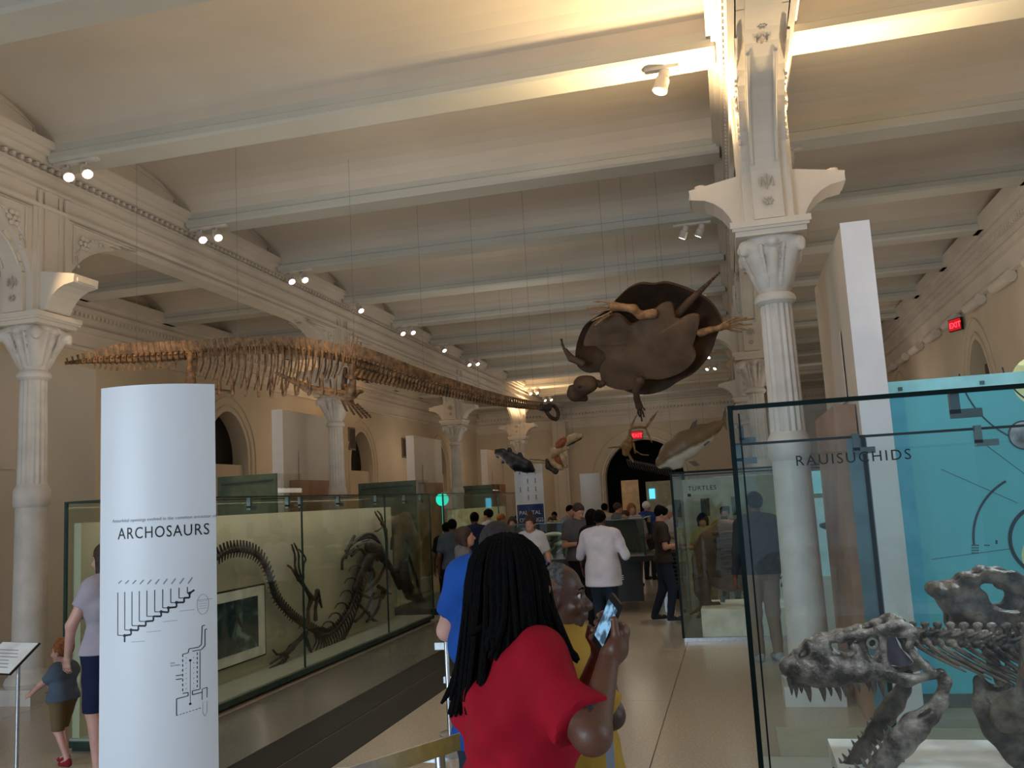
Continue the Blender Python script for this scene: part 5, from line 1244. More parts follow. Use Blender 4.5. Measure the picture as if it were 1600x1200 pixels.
# lower jaw
jw_ = empty('lower_jaw', (0, 0, 0)); jw_.parent = SK
for o, pts, rr in ((-.085, [(960, 660), (985, 700), (960, 800), (900, 880), (820, 940), (740, 1030), (650, 1140), (560, 1250), (480, 1340)], [30, 26, 34, 42, 62, 62, 52, 44, 38]), (.075, [(830, 705), (800, 790), (750, 870), (700, 940), (640, 1040), (570, 1130), (500, 1230), (440, 1330)], [24, 36, 46, 46, 40, 38, 34, 30])):
    d = SD(.006); d.chain([sk(a, b, o) for a, b in pts], [r*.00078 for r in rr], .02)
    if o < 0: d.ell(sk(865, 862, o), (.034, .08, .008), .006, M=Matrix.Rotation(R(-32), 4, 'Y'), sub=True)
    d.mb(wrinkle=.0012).build('jaw_branch', M_SKULL if o < 0 else M_SKULL2, jw_)
    for k in range(9):
        t_ = k/8; bx_, by_ = ((700-t_*240, 975+t_*270) if o < 0 else (640-t_*210, 990+t_*270)); tooth(sk(bx_, by_, o-.01), sk(bx_-30+8*(k % 2), by_-38-10*((k+1) % 3), o-.01), .0085, jw_)
# neck
for i in range(10):
    cx = 845+i*66+i*i*1.2; cy = 492+i*4+max(0, i-5)*7; s_ = 1+i*.05; r = .019*s_
    d = SD(.006); c = sk(cx, cy, .02); d.cap(c-np.array([.014*s_, 0, 0]), c+np.array([.014*s_, 0, 0]), r, r, .006)
    tpz = sk(cx-6, 408+i*2, .02); d.cap(c, tpz, .009*s_, .0105*s_, .008); d.cap(tpz-np.array([.009, 0, 0]), tpz+np.array([.009, 0, 0]), .0085*s_, .0085*s_, .004); m_ = (c+tpz)/2
    for o in (-1, 1): d.cap(m_, m_+np.array([.024*s_, o*.014, .010]), .008, .006, .005); d.cap(m_, m_+np.array([-.022*s_, o*.014, -.014]), .008, .006, .005)
    for o in (-1, 1):
        d.cap(c, c+np.array([.0, o*.045*s_, -.01]), .012, .014, .01); w = c+np.array([.01, o*.045*s_, -.012])
        d.cap(c+np.array([0, o*.02, .02]), c+np.array([.04, o*.03, .035]), .009, .008, .008)
    d.mb().build('neck_vertebra', M_SKULL2, SK)
    for o in (-1, 1):
        L = [.16, .2, .26, .26, .26, .28, .3, .3, .3, .3][i]; w = c+np.array([0, o*.045*s_-.01, -.015]); MB().tube(spl([w, w+np.array([L*.4, 0, -L*.28]), w+np.array([L, o*.01, -L*(.62 if i < 5 else .95)])], 8), [.010, .009, .008, .008, .007, .006, .005, .003], 6).build('neck_rib', M_SKULL2, SK)
d = SD(.008); d.chain([sk(1200, 720, 0), sk(1250, 860, 0), sk(1330, 960, 0), sk(1460, 1080, 0), sk(1560, 1180, 0)], [.025, .05, .075, .085, .08], .03, flat=(0, 1, 0), fs=1.8); d.chain([sk(1420, 500, -.12), sk(1440, 650, -.13), sk(1400, 800, -.12), sk(1330, 900, -.06)], [.035, .045, .05, .06], .03, flat=(0, 1, 0), fs=1.6)
d.chain([sk(1300, 820, 0), sk(1430, 860, -.05), sk(1560, 900, -.08)], [.05, .07, .08], .04); d.mb(wrinkle=.002).build('shoulder_girdle', M_SKULL2, SK)
bone([sk(1425, 500, -.16), sk(1435, 620, -.17), sk(1410, 760, -.16)], [.03, .042, .02], .02, .008, 'shoulder_blade', mat('orange_brown_bone', '7A5335', .5, var=.15, scale=10), SK, flat=(0, 1, 0), fs=1.6)
MB().tube([sk(800, 1000, .1), sk(800, 1180, .1), sk(812, 1400, .1)], .010, 8).build('support_rod', M_CLIP, SK)
MB().bx(.3, 2.6, 3.55, 4.2, .1, at(1450, 1200, Y=3.8)[2]).build('white_block', M_WHITE, SK, smooth=False)
# ---- second skull behind
S2Y = 4.7
def s2(cx, cy, o=0): return at(1190+cx/3.53, 860+cy/3.53, Y=S2Y)+np.array([0, o, 0])
SK2 = empty('massive_skull', tuple(s2(1250, 300)), label='massive grey-brown skull behind the toothed skull in the near case', cat='skeleton')
k_ = .00097; d = SD(.009)
for s_ in (-1, 1):
    W2 = lambda cx: .03+.12*max(0, min(1, (cx-1000)/400))
    for pts, rr in (([(945, 210), (1040, 210), (1120, 165), (1240, 130), (1340, 130), (1450, 170), (1560, 240)], [28, 30, 26, 26, 22, 24, 26]), ([(960, 225), (1040, 270), (1110, 330), (1220, 370), (1330, 360), (1450, 340), (1560, 320)], [28, 52, 60, 56, 36, 34, 36]), ([(1120, 240), (1180, 300), (1260, 330)], [44, 34, 24]), ([(1290, 140), (1350, 200), (1430, 240), (1480, 250)], [18, 16, 20, 22]), ([(1400, 170), (1450, 240), (1430, 300), (1400, 340)], [18, 22, 26, 24]), ([(1100, 340), (1080, 400), (1130, 430), (1260, 420), (1440, 420), (1580, 430)], [36, 44, 50, 60, 70, 70])):
        d.chain([s2(a, b, s_*W2(a)) for a, b in pts], [r*k_ for r in rr], .03)
for cx, cy, r in ((960, 215, 26), (1040, 215, 30), (1140, 165, 26), (1240, 132, 24), (1060, 300, 44), (1150, 350, 40), (1180, 240, 30)): d.cap(s2(cx, cy, -.1), s2(cx, cy, .1), r*k_, r*k_, .03)
d.mb(wrinkle=.0022).build('skull', M_SKULL2, SK2)
d = SD(.012); d.chain([s2(1260, 430, 0), s2(1400, 500, 0), s2(1560, 560, 0)], [.05, .07, .08], .03); d.cap(s2(1260, 520, .1), s2(1420, 900, .1), .03, .03, .02); d.mb().build('neck', M_SKULL2, SK2)
MB().tube([s2(1390, 560, .1), s2(1395, 900, .1), s2(1400, 2000, .1)], .012, 8).build('support_rod', M_CLIP, SK2)

# ---- fossils in the turtle case: a big upright turtle and limb
TK = 11.75
def tc_(cx, cy, Y=TK): return at(1050+cx/4.287, 740+cy/4.287, Y=Y)
TU2 = empty('mounted_fossil_turtle', tuple(tc_(330, 800)), label='brown fossil turtle shell standing upright inside the turtle case', cat='skeleton')
d = SD(.022); d.chain([tc_(240, 600), tc_(300, 520), tc_(380, 480), tc_(480, 520)], [.20, .27, .30, .24], .1, flat=(0, 1, 0), fs=2.2); d.chain([tc_(260, 640), tc_(360, 660), tc_(460, 680)], [.15, .22, .2], .1, flat=(0, 1, 0), fs=2.2)
d.mb(wrinkle=.012).build('shell', M_TURT, TU2)
for i in range(6): d = SD(.015); c = tc_(290+i*8+i*i*2.5, 400+i*50, TK-.14); d.ell(c, (.045, .03, .03), .01); d.mb().build('shell_knob', M_BONE_DK, TU2)
for i in range(7): MB().tube(spl([tc_(330, 400+i*38, TK-.15), tc_(385, 392+i*38, TK-.19), tc_(440, 402+i*38, TK-.15)], 7), .018, 6).build('shell_ridge', M_TURT, TU2)
d = SD(.015); d.chain([tc_(200, 680), tc_(205, 780), tc_(225, 860), tc_(240, 890)], [.12, .10, .06, .05], .05); d.cap(tc_(240, 890), tc_(310, 870), .05, .03, .03); d.cap(tc_(230, 900), tc_(175, 960), .03, .025, .02); d.cap(tc_(215, 885), tc_(120, 945), .03, .015, .02); d.mb().build('limb', M_TURT, TU2)
MB().tube([tc_(340, 820), tc_(340, 860)], .03, 8).build('support_rod', M_CLIP, TU2)
# ================================================================= PEOPLE
def rot_h(yaw, pit=0, roll=0):      # head turn: yaw>0 turns to the figure's right, pitch>0 looks down
    return Matrix.Rotation(-R(yaw), 3, 'Z') @ Matrix.Rotation(-R(pit), 3, 'X') @ Matrix.Rotation(R(roll), 3, 'Y')
def hand_sd(w, f, n, side, curl, s, h):
    """w wrist, f finger direction, n palm normal, side +1 right / -1 left"""
    f = np.array(f, float); f /= np.linalg.norm(f); n = np.array(n, float); n -= f*(n@f); n /= np.linalg.norm(n); l = np.cross(f, n)*side   # l points to the thumb side
    w = np.array(w, float); d = SD(h)
    d.cap(w-f*.03*s, w+f*.02*s, .024*s, .026*s, .01)
    for o in (-.018, 0, .018): d.cap(w+f*.025*s+l*o*.8*s, w+f*.08*s+l*o*s, .018*s, .015*s, .015*s, flat=n, fs=1.25)
    for i, L in enumerate((.07, .078, .072, .056)):
        b = w+f*(.085-.004*abs(i-1.3))*s+l*(.029-.0195*i)*s; a1, a2 = curl*(1+.1*i), curl*2.0
        d1 = f*math.cos(a1)+n*math.sin(a1)+l*(.06-.04*i); d2 = f*math.cos(a2)+n*math.sin(a2)
        m = b+d1*L*.52*s; d.cap(b-f*.01*s, m, .0095*s, .0086*s, .004); d.cap(m, m+d2*L*.5*s, .0086*s, .0068*s, .003)
    b = w+f*.028*s+l*.022*s; m = b+(f*.55+l*.7+n*.35)*.045*s; d.cap(b, m, .014*s, .011*s, .01); d.cap(m, m+(f*.85+l*.25+n*.35)*.036*s, .0105*s, .008*s, .004)
    return d
POSE = {
    'stand': dict(re=(.25, -.03, 1.13), rw=(.27, .04, .88), le=(-.25, -.03, 1.13), lw=(-.27, .04, .88), f='down'),
    'photo': dict(re=(.25, .17, 1.27), rw=(.09, .30, 1.50), le=(-.25, .17, 1.27), lw=(-.09, .30, 1.50), f='up'),
    'hold': dict(re=(.26, .00, 1.14), rw=(.10, .24, 1.16), le=(-.26, .00, 1.14), lw=(-.10, .24, 1.16), f='in'),
    'folded': dict(re=(.25, .02, 1.13), rw=(-.02, .22, 1.12), le=(-.25, .02, 1.13), lw=(.04, .23, 1.08), f='in'),
}
def person(label, px, ty, Y, face, top, bot, skin, hair, hairm, pose='stand', H=None, fat=1.0, sleeve=.75, bottom='trousers', yaw=0, pit=0, fem=False, h=.016, J=None, shoe=None, hem=.90, untuck=.03, hf=None, x=None, walk=0, wr=.003, hands=True, group='museum visitors', hs=1.0, trap=.055):
    q = at(px, ty, Y=Y); H = q[2] if H is None else H; X = q[0] if x is None else x
    root = empty('person', (X, Y, 0), -R(face), label=label, cat='person', group=group)
    s = H/1.75; fr = R(face)
    def loc(a, b, YY, kw='Y'):
        p = at(a, b, **{kw: YY}); dx, dy = p[0]-X, p[1]-Y; return np.array([dx*math.cos(fr)-dy*math.sin(fr), dx*math.sin(fr)+dy*math.cos(fr), p[2]])/s
    j = dict(hip=.09, hx=0.0); j.update(POSE[pose])
    sw = .165 if fem else .185; sw *= (.5+.5*fat)
    P = {'rs': (sw, -.01, 1.42), 'ls': (-sw, -.01, 1.42), 'rh': (.09, 0, .93), 'lh': (-.09, 0, .93), 'rk': (.10, .02, .50), 'lk': (-.10, .02, .50), 'ra': (.10, -.03, .085), 'la': (-.10, -.03, .085), 'head': (0, .02, 1.63)}
    if walk: P.update(rk=(.09, .12*walk, .52), ra=(.09, .04*walk, .11), lk=(-.09, -.02*walk, .50), la=(-.09, -.22*walk, .12))
    for k_ in ('re', 'rw', 'le', 'lw'): P[k_] = j[k_]
    if J:
        for k_, v in J.items(): P[k_] = loc(*v[1:]) if v[0] == 'px' else v
    P = {k_: np.array(v, float)*s for k_, v in P.items()}
    def torso(d, e, fat=fat):
        w = (.5+.5*fat); ff = fat
        d.cap(np.array([-.07, 0, .93])*s, np.array([.07, 0, .93])*s, (.115*ff+e)*s, None, .04*s, flat=(0, 1, 0), fs=1.12/(.6+.4*ff))
        d.cap(np.array([-.05, .01, 1.08])*s, np.array([.05, .01, 1.08])*s, ((.105 if not fem else .095)*ff+e)*s, None, .07*s, flat=(0, 1, 0), fs=1.1/(.6+.4*ff))
        d.cap(np.array([-.075, .0, 1.28])*s*np.array([w, 1, 1]), np.array([.075, .0, 1.28])*s*np.array([w, 1, 1]), (.118*(.6+.4*ff)+e)*s, None, .07*s, flat=(0, 1, 0), fs=1.12/(.7+.3*ff))
        d.cap(P['ls']*np.array([.72, 1, 1]), P['rs']*np.array([.72, 1, 1]), (.072+e)*s, None, .06*s)
        nb = (P['ls']+P['rs'])/2+np.array([0, -.015, trap])*s
        for k_ in 'rl': d.cap(nb, P[k_+'s']*np.array([.8, 1, 1]), (.058+e)*s, (.055+e)*s, .05*s)
        if fem:
            for o in (-1, 1): d.ell(np.array([o*.065, .095, 1.26])*s, np.array([.06+e, .05+e, .055+e])*s, .05*s)
    def arm(d, sd_, e, frac=2.0):
        S_, E_, Wr = P[sd_+'s'], P[sd_+'e'], P[sd_+'w']; f2 = (.6+.4*fat)
        if frac >= 1: d.cap(S_, E_, (.052*f2+e)*s, (.042*f2+e)*s, .03*s)
        else:
            c = S_+(E_-S_)*frac; nn = (E_-S_)/np.linalg.norm(E_-S_); d.cap(S_, S_+(E_-S_)*min(1, frac+.25), (.054*f2+e)*s, (.050*f2+e*1.3)*s, .04*s, clip=(c, nn))
        if frac > 1: d.cap(E_, Wr, (.040*f2+e)*s, (.027+e)*s, .02*s)
    def leg(d, sd_, e, full=True):
        d.cap(P[sd_+'h'], P[sd_+'k'], (.088*(.7+.3*fat)+e)*s, (.058+e)*s, .04*s); 
        if full: d.cap(P[sd_+'k'], P[sd_+'a'], (.056+e)*s, (.036+e)*s, .03*s)
    # body: one continuous surface
    d = SD(h); torso(d, 0)
    for k_ in 'rl': arm(d, k_, 0); leg(d, k_, 0); d.cap(P[k_+'a'], P[k_+'a']+np.array([0, .13, -.05])*s, .036*s, .028*s, .02*s)
    Hd = P['head']; M3 = rot_h(yaw, pit); HM = np.array(M3); hp = lambda *a: Hd+HM@np.array(a)*s*hs
    M4 = M3.to_4x4()
    d.cap(np.array([0, -.015, 1.42])*s, hp(0, -.01, -.07), .056*s*(1 if not fem else .85), .052*s*(1 if not fem else .85), .03*s)
    d.cap(hp(0, -.01, .03), hp(0, -.012, .03), .088*s, None, .02*s) if h > .02 else None
    S1 = s*hs
    near = h < .012
    d.ell(hp(0, -.012, .035), np.array([.075, .096, .085])*S1, .02*S1, M=M4); d.ell(hp(0, .028, -.035), np.array([.062, .068, .085])*S1, .03*S1, M=M4)
    d.ell(hp(0, .058, -.090), np.array([.034, .032, .026])*S1, .02*S1, M=M4); d.cap(hp(0, .088, .0), hp(0, .110, -.032), .011*S1, .017*S1, .012*S1)
    for o in (-1, 1): d.ell(hp(o*.073, -.008, -.012), np.array([.013, .02, .032])*S1, .006*S1, M=M4)
    if near or h < .0175:
        d.cap(hp(-.04, .080, .026), hp(.04, .080, .026), .012*S1, None, .015*S1)
    if near:
        for o in (-1, 1):
            d.ell(hp(o*.032, .094, .006), np.array([.018, .016, .011])*S1, .012*S1, M=M4, sub=True); d.ell(hp(o*.017, .100, -.034), np.array([.010, .012, .009])*S1, .006*S1, M=M4)
            d.ell(hp(o*.045, .070, -.03), np.array([.025, .022, .022])*S1, .02*S1, M=M4)
        d.ell(hp(0, .096, -.058), np.array([.026, .014, .008])*S1, .006*S1, M=M4); d.ell(hp(0, .094, -.074), np.array([.023, .014, .009])*S1, .006*S1, M=M4)
        d.ell(hp(0, .112, -.066), np.array([.026, .012, .0022])*S1, .003*S1, M=M4, sub=True)
    out = d.mb()
    if hands:
        for k_, sg in (('r', 1), ('l', -1)):
            E_, Wr = P[k_+'e'], P[k_+'w']; f_ = (Wr-E_)/np.linalg.norm(Wr-E_); md = j['f']
            if hf and k_ in hf: f2, n2, cu = hf[k_]
            elif md == 'down': f2, n2, cu = f_, (-sg, .2, 0), .35
            elif md == 'up': f2, n2, cu = f_*.5+np.array([-sg*.4, .1, .6]), (-sg*.5, -.3, .1), .9
            else: f2, n2, cu = f_, (-sg*.4, -.5, .6), .7
            hand_sd(Wr, f2, n2, sg, cu, s, min(.008, h*.7)).mb(out)
    body = out.build('body', skin, root, local=True)
    # eyes
    if h < .0175:
        for o in (-1, 1):
            e = MB(); e.ball(hp(o*.032, .0735, .006), .0125*S1, 5); ey = e.build('eye', M_EYEW, root, local=True)
            MB().ball(hp(o*.032, .0825, .006), np.array([.0062, .0062, .0062])*S1, 4).build('iris', mat('iris_dark', '140D0A', .2), ey, local=True)
        if near:
            for o in (-1, 1): MB().tube([hp(o*.015, .093, .030), hp(o*.035, .092, .036), hp(o*.052, .080, .030)], [.003*S1, .004*S1, .002*S1], 5).build('eyebrow', M_HAIRK, root, local=True)
    # clothes
    d = SD(h); e = .014+untuck*.3; torso(d, e)
    for k_ in 'rl': arm(d, k_, .014, sleeve)
    zc = hem*s
    if untuck: d.cap(np.array([-.06, 0, hem])*s, np.array([.06, 0, hem])*s, (.118*fat+e+.008)*s, None, .05*s, flat=(0, 1, 0), fs=1.05/(.6+.4*fat))
    nb = (P['ls']+P['rs'])/2+np.array([0, -.01, .03])*s; d.cap(nb, hp(0, -.005, -.06), .068*s, .075*s, .004, sub=True)
    t_ = d.mb(planes=[((0, 0, zc), (0, 0, -1))], wrinkle=wr*s)
    shirt = t_.build('shirt', top, root, local=True)
    d = SD(h)
    d.cap(np.array([-.07, 0, .95])*s, np.array([.07, 0, .95])*s, (.117*fat+.012)*s, None, .04*s, flat=(0, 1, 0), fs=1.1/(.6+.4*fat))
    if bottom == 'trousers':
        for k_ in 'rl': leg(d, k_, .018)
        pl_ = [((0, 0, .06*s), (0, 0, -1)), ((0, 0, 1.03*s), (0, 0, 1))]
    else:
        for k_ in 'rl': leg(d, k_, .024, False)
        pl_ = [((0, 0, (.50 if bottom == 'shorts' else .62)*s), (0, 0, -1)), ((0, 0, 1.03*s), (0, 0, 1))]
        if bottom == 'skirt': d.cap(np.array([0, 0, .9])*s, np.array([0, 0, .55])*s, .16*s, .21*s, .05)
    d.mb(planes=pl_, wrinkle=wr*s).build('trousers' if bottom == 'trousers' else ('skirt' if bottom == 'skirt' else 'shorts'), bot, root, local=True)
    for k_ in 'rl':
        a = P[k_+'a']; sh_ = SD(max(.010, h*.7)); sh_.cap(a+np.array([0, -.02, -.045])*s, a+np.array([0, .15, -.055])*s, .045*s, .036*s, .02*s, flat=(1, 0, 0), fs=1.15); sh_.cap(a+np.array([0, -.01, -.01])*s, a+np.array([0, .05, -.03])*s, .046*s, .035*s, .02*s)
        sh_.mb(planes=[((0, 0, max(.0, a[2]-.085*s)), (0, 0, -1))]).build('shoe', shoe or M_BLACK, root, local=True)
    # hair
    if hair:
        d = SD(min(h, .012)); g = .008 if hair == 'short' else .013
        d.ell(hp(0, -.018, .042), np.array([.078+g, .096+g, .086+g])*S1, .01, M=M4)
        d.ell(hp(0, .075, -.045), np.array([.062, .055, .085])*S1, .015, M=M4, sub=True); d.ell(hp(0, -.0, -.11), np.array([.10, .12, .06])*S1, .01, M=M4, sub=True) if hair in ('short', 'thick') else None
        if hair == 'thick':
            for k_ in range(14): a = rng.uniform(0, 2*PI); d.ell(hp(.055*math.cos(a), -.02+.07*math.sin(a), .10+rng.uniform(-.02, .012)), np.array([.03, .03, .02])*S1, .015)
        if hair == 'long':
            for o in (-1, -.5, .5, 1): d.cap(hp(o*.07, -.03, .02), hp(o*.075, -.05+.03*abs(o), -.22), .035*S1, .028*S1, .04*S1)
            d.cap(hp(0, -.08, 0), hp(0, -.08, -.25), .05*S1, .04*S1, .04*S1)
        if hair == 'bun': d.ell(hp(0, -.03, .155), np.array([.035, .035, .045])*S1, .02)
        d.mb(wrinkle=.004 if h < .02 else 0).build('hair', hairm, root, local=True)
    root['_s'] = s; del root['_s']
    return root, P, hp, s, loc
K = lambda n, c: cloth(n, c)
DEN = K('denim', '27303E'); BLKC = K('black', '17161A'); KHA = K('khaki', '8A7358'); NAVY = K('navy', '1D2440')

# --- dark crowd, far to near (pixel column, head-top row, distance along the hall)
far = [
 ('person in cream shirt seen from behind before the far wall', 944, 787, 20, -5, K('cream', 'C9BBA0'), DEN, M_SKIN_L, 'short', M_HAIRK, 'folded', {}),
 ('person in grey polo shirt and short dark hair, beyond the table case', 890, 790, 18, 130, K('grey_polo', '8A8C96'), DEN, M_SKIN_L, 'short', M_HAIRK, 'stand', {}),
 ('person in grey T-shirt facing away before the dark doorway', 964, 786, 19, 60, K('dull_grey', '6F6B6A'), BLKC, M_SKIN_L, 'short', M_HAIRB, 'hold', {}),
 ('person in red top bending over the table case corner', 977, 798, 16.2, 200, K('dull_red', '8E3531'), DEN, M_SKIN_L, 'short', M_HAIRB, 'hold', {}),
 ('red-haired person in white blouse with shoulder bag', 986, 787, 18.0, 150, K('white_blouse', 'CFC8C0'), K('rust', '8C5440'), M_SKIN_L, 'long', M_HAIRR, 'hold', dict(fem=True)),
 ('person in white cap and blue backpack near the doorway', 1009, 784, 19.2, 30, K('blue_pack', '2A4A86'), DEN, M_SKIN_L, 'cap', M_WHITE, 'stand', {}),
 ('person in yellow shirt far off beside the blue pylon', 866, 800, 22, 180, K('yellow_far', 'B8A02C'), DEN, M_SKIN_B, 'short', M_HAIRK, 'stand', {}),
 ('orange-faced child in front of the yellow shirt', 860, 808, 19.5, 170, K('cream2', 'C9BBA0'), DEN, M_SKIN_L, 'short', M_HAIRB, 'stand', {}),
 ('dark-haired person in navy shirt at back of the left crowd', 741, 801, 15.0, -30, K('navy_shirt', '2B3358'), BLKC, M_SKIN_B, 'short', M_HAIRK, 'stand', {}),
 ('dark-haired person in pale shirt looking left, left crowd', 763, 796, 16.2, -75, K('pale_grey', 'A7A9AE'), DEN, M_SKIN_L, 'short', M_HAIRK, 'stand', {}),
 ('reddish-haired person in violet-blue shirt, left crowd', 782, 803, 17.3, 70, K('violet', '4A4F96'), DEN, M_SKIN_L, 'short', M_HAIRR, 'hold', {}),
 ('person with long brown hair in dark top, left crowd', 800, 808, 16, 170, K('brown_dark', '3A2F2C'), BLKC, M_SKIN_L, 'long', M_HAIRB, 'stand', dict(fem=True)),
 ('dark-haired visitor just left of the blue and white pylon', 809, 805, 18.8, 120, K('dk2', '33302F'), BLKC, M_SKIN_L, 'short', M_HAIRK, 'stand', {}),
 ('person in blue-grey shirt and dark shorts facing away by the second case', 706, 812, 13.4, -10, K('bluegrey', '4C5560'), BLKC, M_SKIN_B, 'short', M_HAIRK, 'stand', dict(bottom='shorts')),
 ('dark figure half hidden behind the blue-grey shirt', 697, 817, 14.1, -10, BLKC, BLKC, M_SKIN_B, 'short', M_HAIRK, 'stand', {}),
]
for lab, px_, ty, Yd, fc, tp_, bt, sk_, hr_, hm, ps_, kw in far:
    kw = dict(kw)
    if hr_ == 'cap': r_ = person(lab, px_, ty, Yd, fc, tp_, bt, sk_, 'short', M_WHITE, ps_, h=.02, **kw)
    else: r_ = person(lab, px_, ty, Yd, fc, tp_, bt, sk_, hr_, hm, ps_, h=.02, **kw)
    if 'bag' in lab: d = SD(.02); d.ell((.22*r_[3], .02, .95*r_[3]), (.07, .13, .12), .02); d.cap((.2*r_[3], 0, 1.0*r_[3]), (.1*r_[3], 0, 1.45*r_[3]), .012, .012, .01); d.mb().build('shoulder_bag', K('bag_cream', 'B9A88E'), r_[0], local=True)
    if 'backpack' in lab: d = SD(.02); d.ell((0, -.19*r_[3], 1.25*r_[3]), (.15, .09, .22), .03); d.mb().build('backpack', K('pack_blue', '274C93'), r_[0], local=True)
def gadget(P, hp, s, root, name='camera', off=(0, .045, .05), size=(.11, .045, .07), m=None):
    c = (P['rw']+P['lw'])/2+np.array(off)*s; mb = MB(); a = np.array(size)*s/2; mb.bx(c[0]-a[0], c[0]+a[0], c[1]-a[1], c[1]+a[1], c[2]-a[2], c[2]+a[2]); mb.build(name, m or M_BLACK, root, local=True, smooth=False)
# mid-distance people
r_ = person('person in grey cardigan raising a phone, in the left crowd', 724, 824, 9.2, 75, K('cardigan', '6D6A6B'), BLKC, M_SKIN_L, 'long', M_HAIRB, 'photo', fem=True, sleeve=1.1, h=.015, pit=-8); gadget(r_[1], r_[2], r_[3], r_[0], 'phone', (0, .03, .09), (.075, .012, .14), M_WHITE)
person('person with hair bun and white shirt facing the camera before the pylon', 828, 806, 12.2, 183, K('white_tee', 'C4C2C6'), DEN, M_SKIN_L, 'bun', M_HAIRB, 'stand', h=.015, fem=True)
r_ = person('man in dark grey shirt looking down at a camera behind the table case', 902, 787, 13.2, 140, K('charcoal', '55535A'), BLKC, M_SKIN_L, 'short', M_HAIRB, 'hold', h=.014, pit=25, fat=1.15); gadget(r_[1], r_[2], r_[3], r_[0])
person('black-haired person in dark top between grey and white shirts', 924, 797, 12.2, 30, BLKC, BLKC, M_SKIN_B, 'long', M_HAIRK, 'stand', h=.016, fem=True)
person('large person in white shirt and dark jeans seen from behind', 936, 798, 11.3, 12, K('white_shirt', 'D6D3E0'), DEN, M_SKIN_B, 'short', M_HAIRK, 'folded', h=.014, fat=1.42, hem=.74, sleeve=1.0, wr=.005, J=dict(re=(.33, .02, 1.13), le=(-.33, .02, 1.14), rw=(.12, .26, 1.10), lw=(-.10, .26, 1.10)))
rr = person('black-haired person in dark brown T-shirt reading a white leaflet', 1030, 792, 12.9, 75, K('dark_brown', '39302C'), DEN, M_SKIN_L, 'thick', M_HAIRK, 'hold', h=.013, pit=22, walk=.8, shoe=K('sneaker', '3A3A40'), yaw=-5)
c = (rr[1]['rw']+rr[1]['lw'])/2; MB().bx(c[0]-.10, c[0]+.08, c[1]+.05, c[1]+.056, c[2]-.03, c[2]+.18).build('leaflet', M_WHITE, rr[0], local=True, smooth=False)
person('pale-haired person in white shirt and tan shorts behind the leaflet reader', 1048, 790, 16.0, 240, K('white_soft', 'C9C4C6'), K('tan_shorts', '8E6B54'), M_SKIN_L, 'short', mat('hair_white', 'BDB6AE', .8), 'hold', h=.018, bottom='shorts', shoe=M_WHITE)
person('figure in black beside the turtle case', 1060, 798, 17.4, 10, BLKC, BLKC, M_SKIN_B, 'long', M_HAIRK, 'stand', h=.018)
person('long-haired person in pale yellow top behind the turtle case', 1097, 803, 13.9, 185, K('pale_yellow', 'B8AE80'), KHA, M_SKIN_L, 'long', M_HAIRK, 'hold', h=.015, fem=True, pit=25, hands=True)
r_ = person('person in yellow shirt taking a photo behind the turtle case', 1132, 792, 14.5, 183, K('yellow_mid', 'A8922E'), DEN, M_SKIN_L, 'thick', M_HAIRK, 'photo', h=.015, J=dict(re=(.36, .05, 1.25), le=(-.36, .05, 1.25))); gadget(r_[1], r_[2], r_[3], r_[0], off=(0, .04, .06))
rb = person('person with dark jacket, backpack and khaki trousers seen through the near case', 1215, 768, 9.9, -20, K('dark_jacket', '2E3436'), KHA, M_SKIN_B, 'short', M_HAIRK, 'stand', h=.014, fat=1.1, sleeve=2.0, x=.20, shoe=K('grey_shoe', 'A5A5A8'))
d = SD(.014); d.ell(np.array([0, -.20, 1.22])*rb[3], (.16, .10, .25), .03); d.mb(wrinkle=.004).build('backpack', K('pack_dark', '23292B'), rb[0], local=True)
# child and grown-up at the left
ch = person('red-haired child in blue-grey T-shirt and khaki shorts, reaching left', 100, 995, 5.95, -78, K('child_blue', '566070'), K('child_khaki', '6E5B40'), M_SKIN_P, 'thick', M_HAIRR, 'stand', h=.009, bottom='shorts', fat=1.12, yaw=-10, shoe=K('red_shoe', '8A2430'), walk=1.0, sleeve=.6,
            hs=1.42, J=dict(head=(0, .03, 1.55), rs=(.15, 0, 1.27), ls=(-.15, 0, 1.27), re=(.20, .16, 1.10), rw=(.19, .40, 1.02), le=(-.22, .20, 1.12), lw=(-.20, .42, .98)), hf=dict(r=((0, 1, -.2), (-.8, 0, -.3), .3), l=((0, 1, -.2), (.8, 0, -.3), .3)))
tm = Flat()
for k in range(5): tm.line(-.05+.01*k, 1.02-.04*k, .05-.01*(k % 2), 1.02-.04*k, .012, 3)
tm.ring(0, .90, .035, .008, 12)
tm.v = [np.stack([v[:, 0]*.5, v[:, 2], (v[:, 1]-.35)*.0+v[:, 1]], 1)*1.0 for v in tm.v]
V = np.vstack(tm.v); V[:, 2] = V[:, 2]*.54; V[:, 0] = V[:, 0]-.065; V[:, 1] = .085
tm.v = [V]; o = tm.build('shirt_print', K('pale_print', '8C97A4'), ch[0], local=True)
person('grown-up in lilac-grey top and navy shorts, mostly behind the big pylon', 168, 850, 5.72, -80, K('lilac_grey', 'A9A0AC'), NAVY, M_SKIN_P, 'long', M_HAIRB, 'stand', h=.011, fem=True, bottom='shorts', sleeve=.5, hem=.93, J=dict(re=(.24, .12, 1.16), rw=(.22, .14, .93), le=(-.24, .10, 1.16), lw=(-.22, .16, .93)))

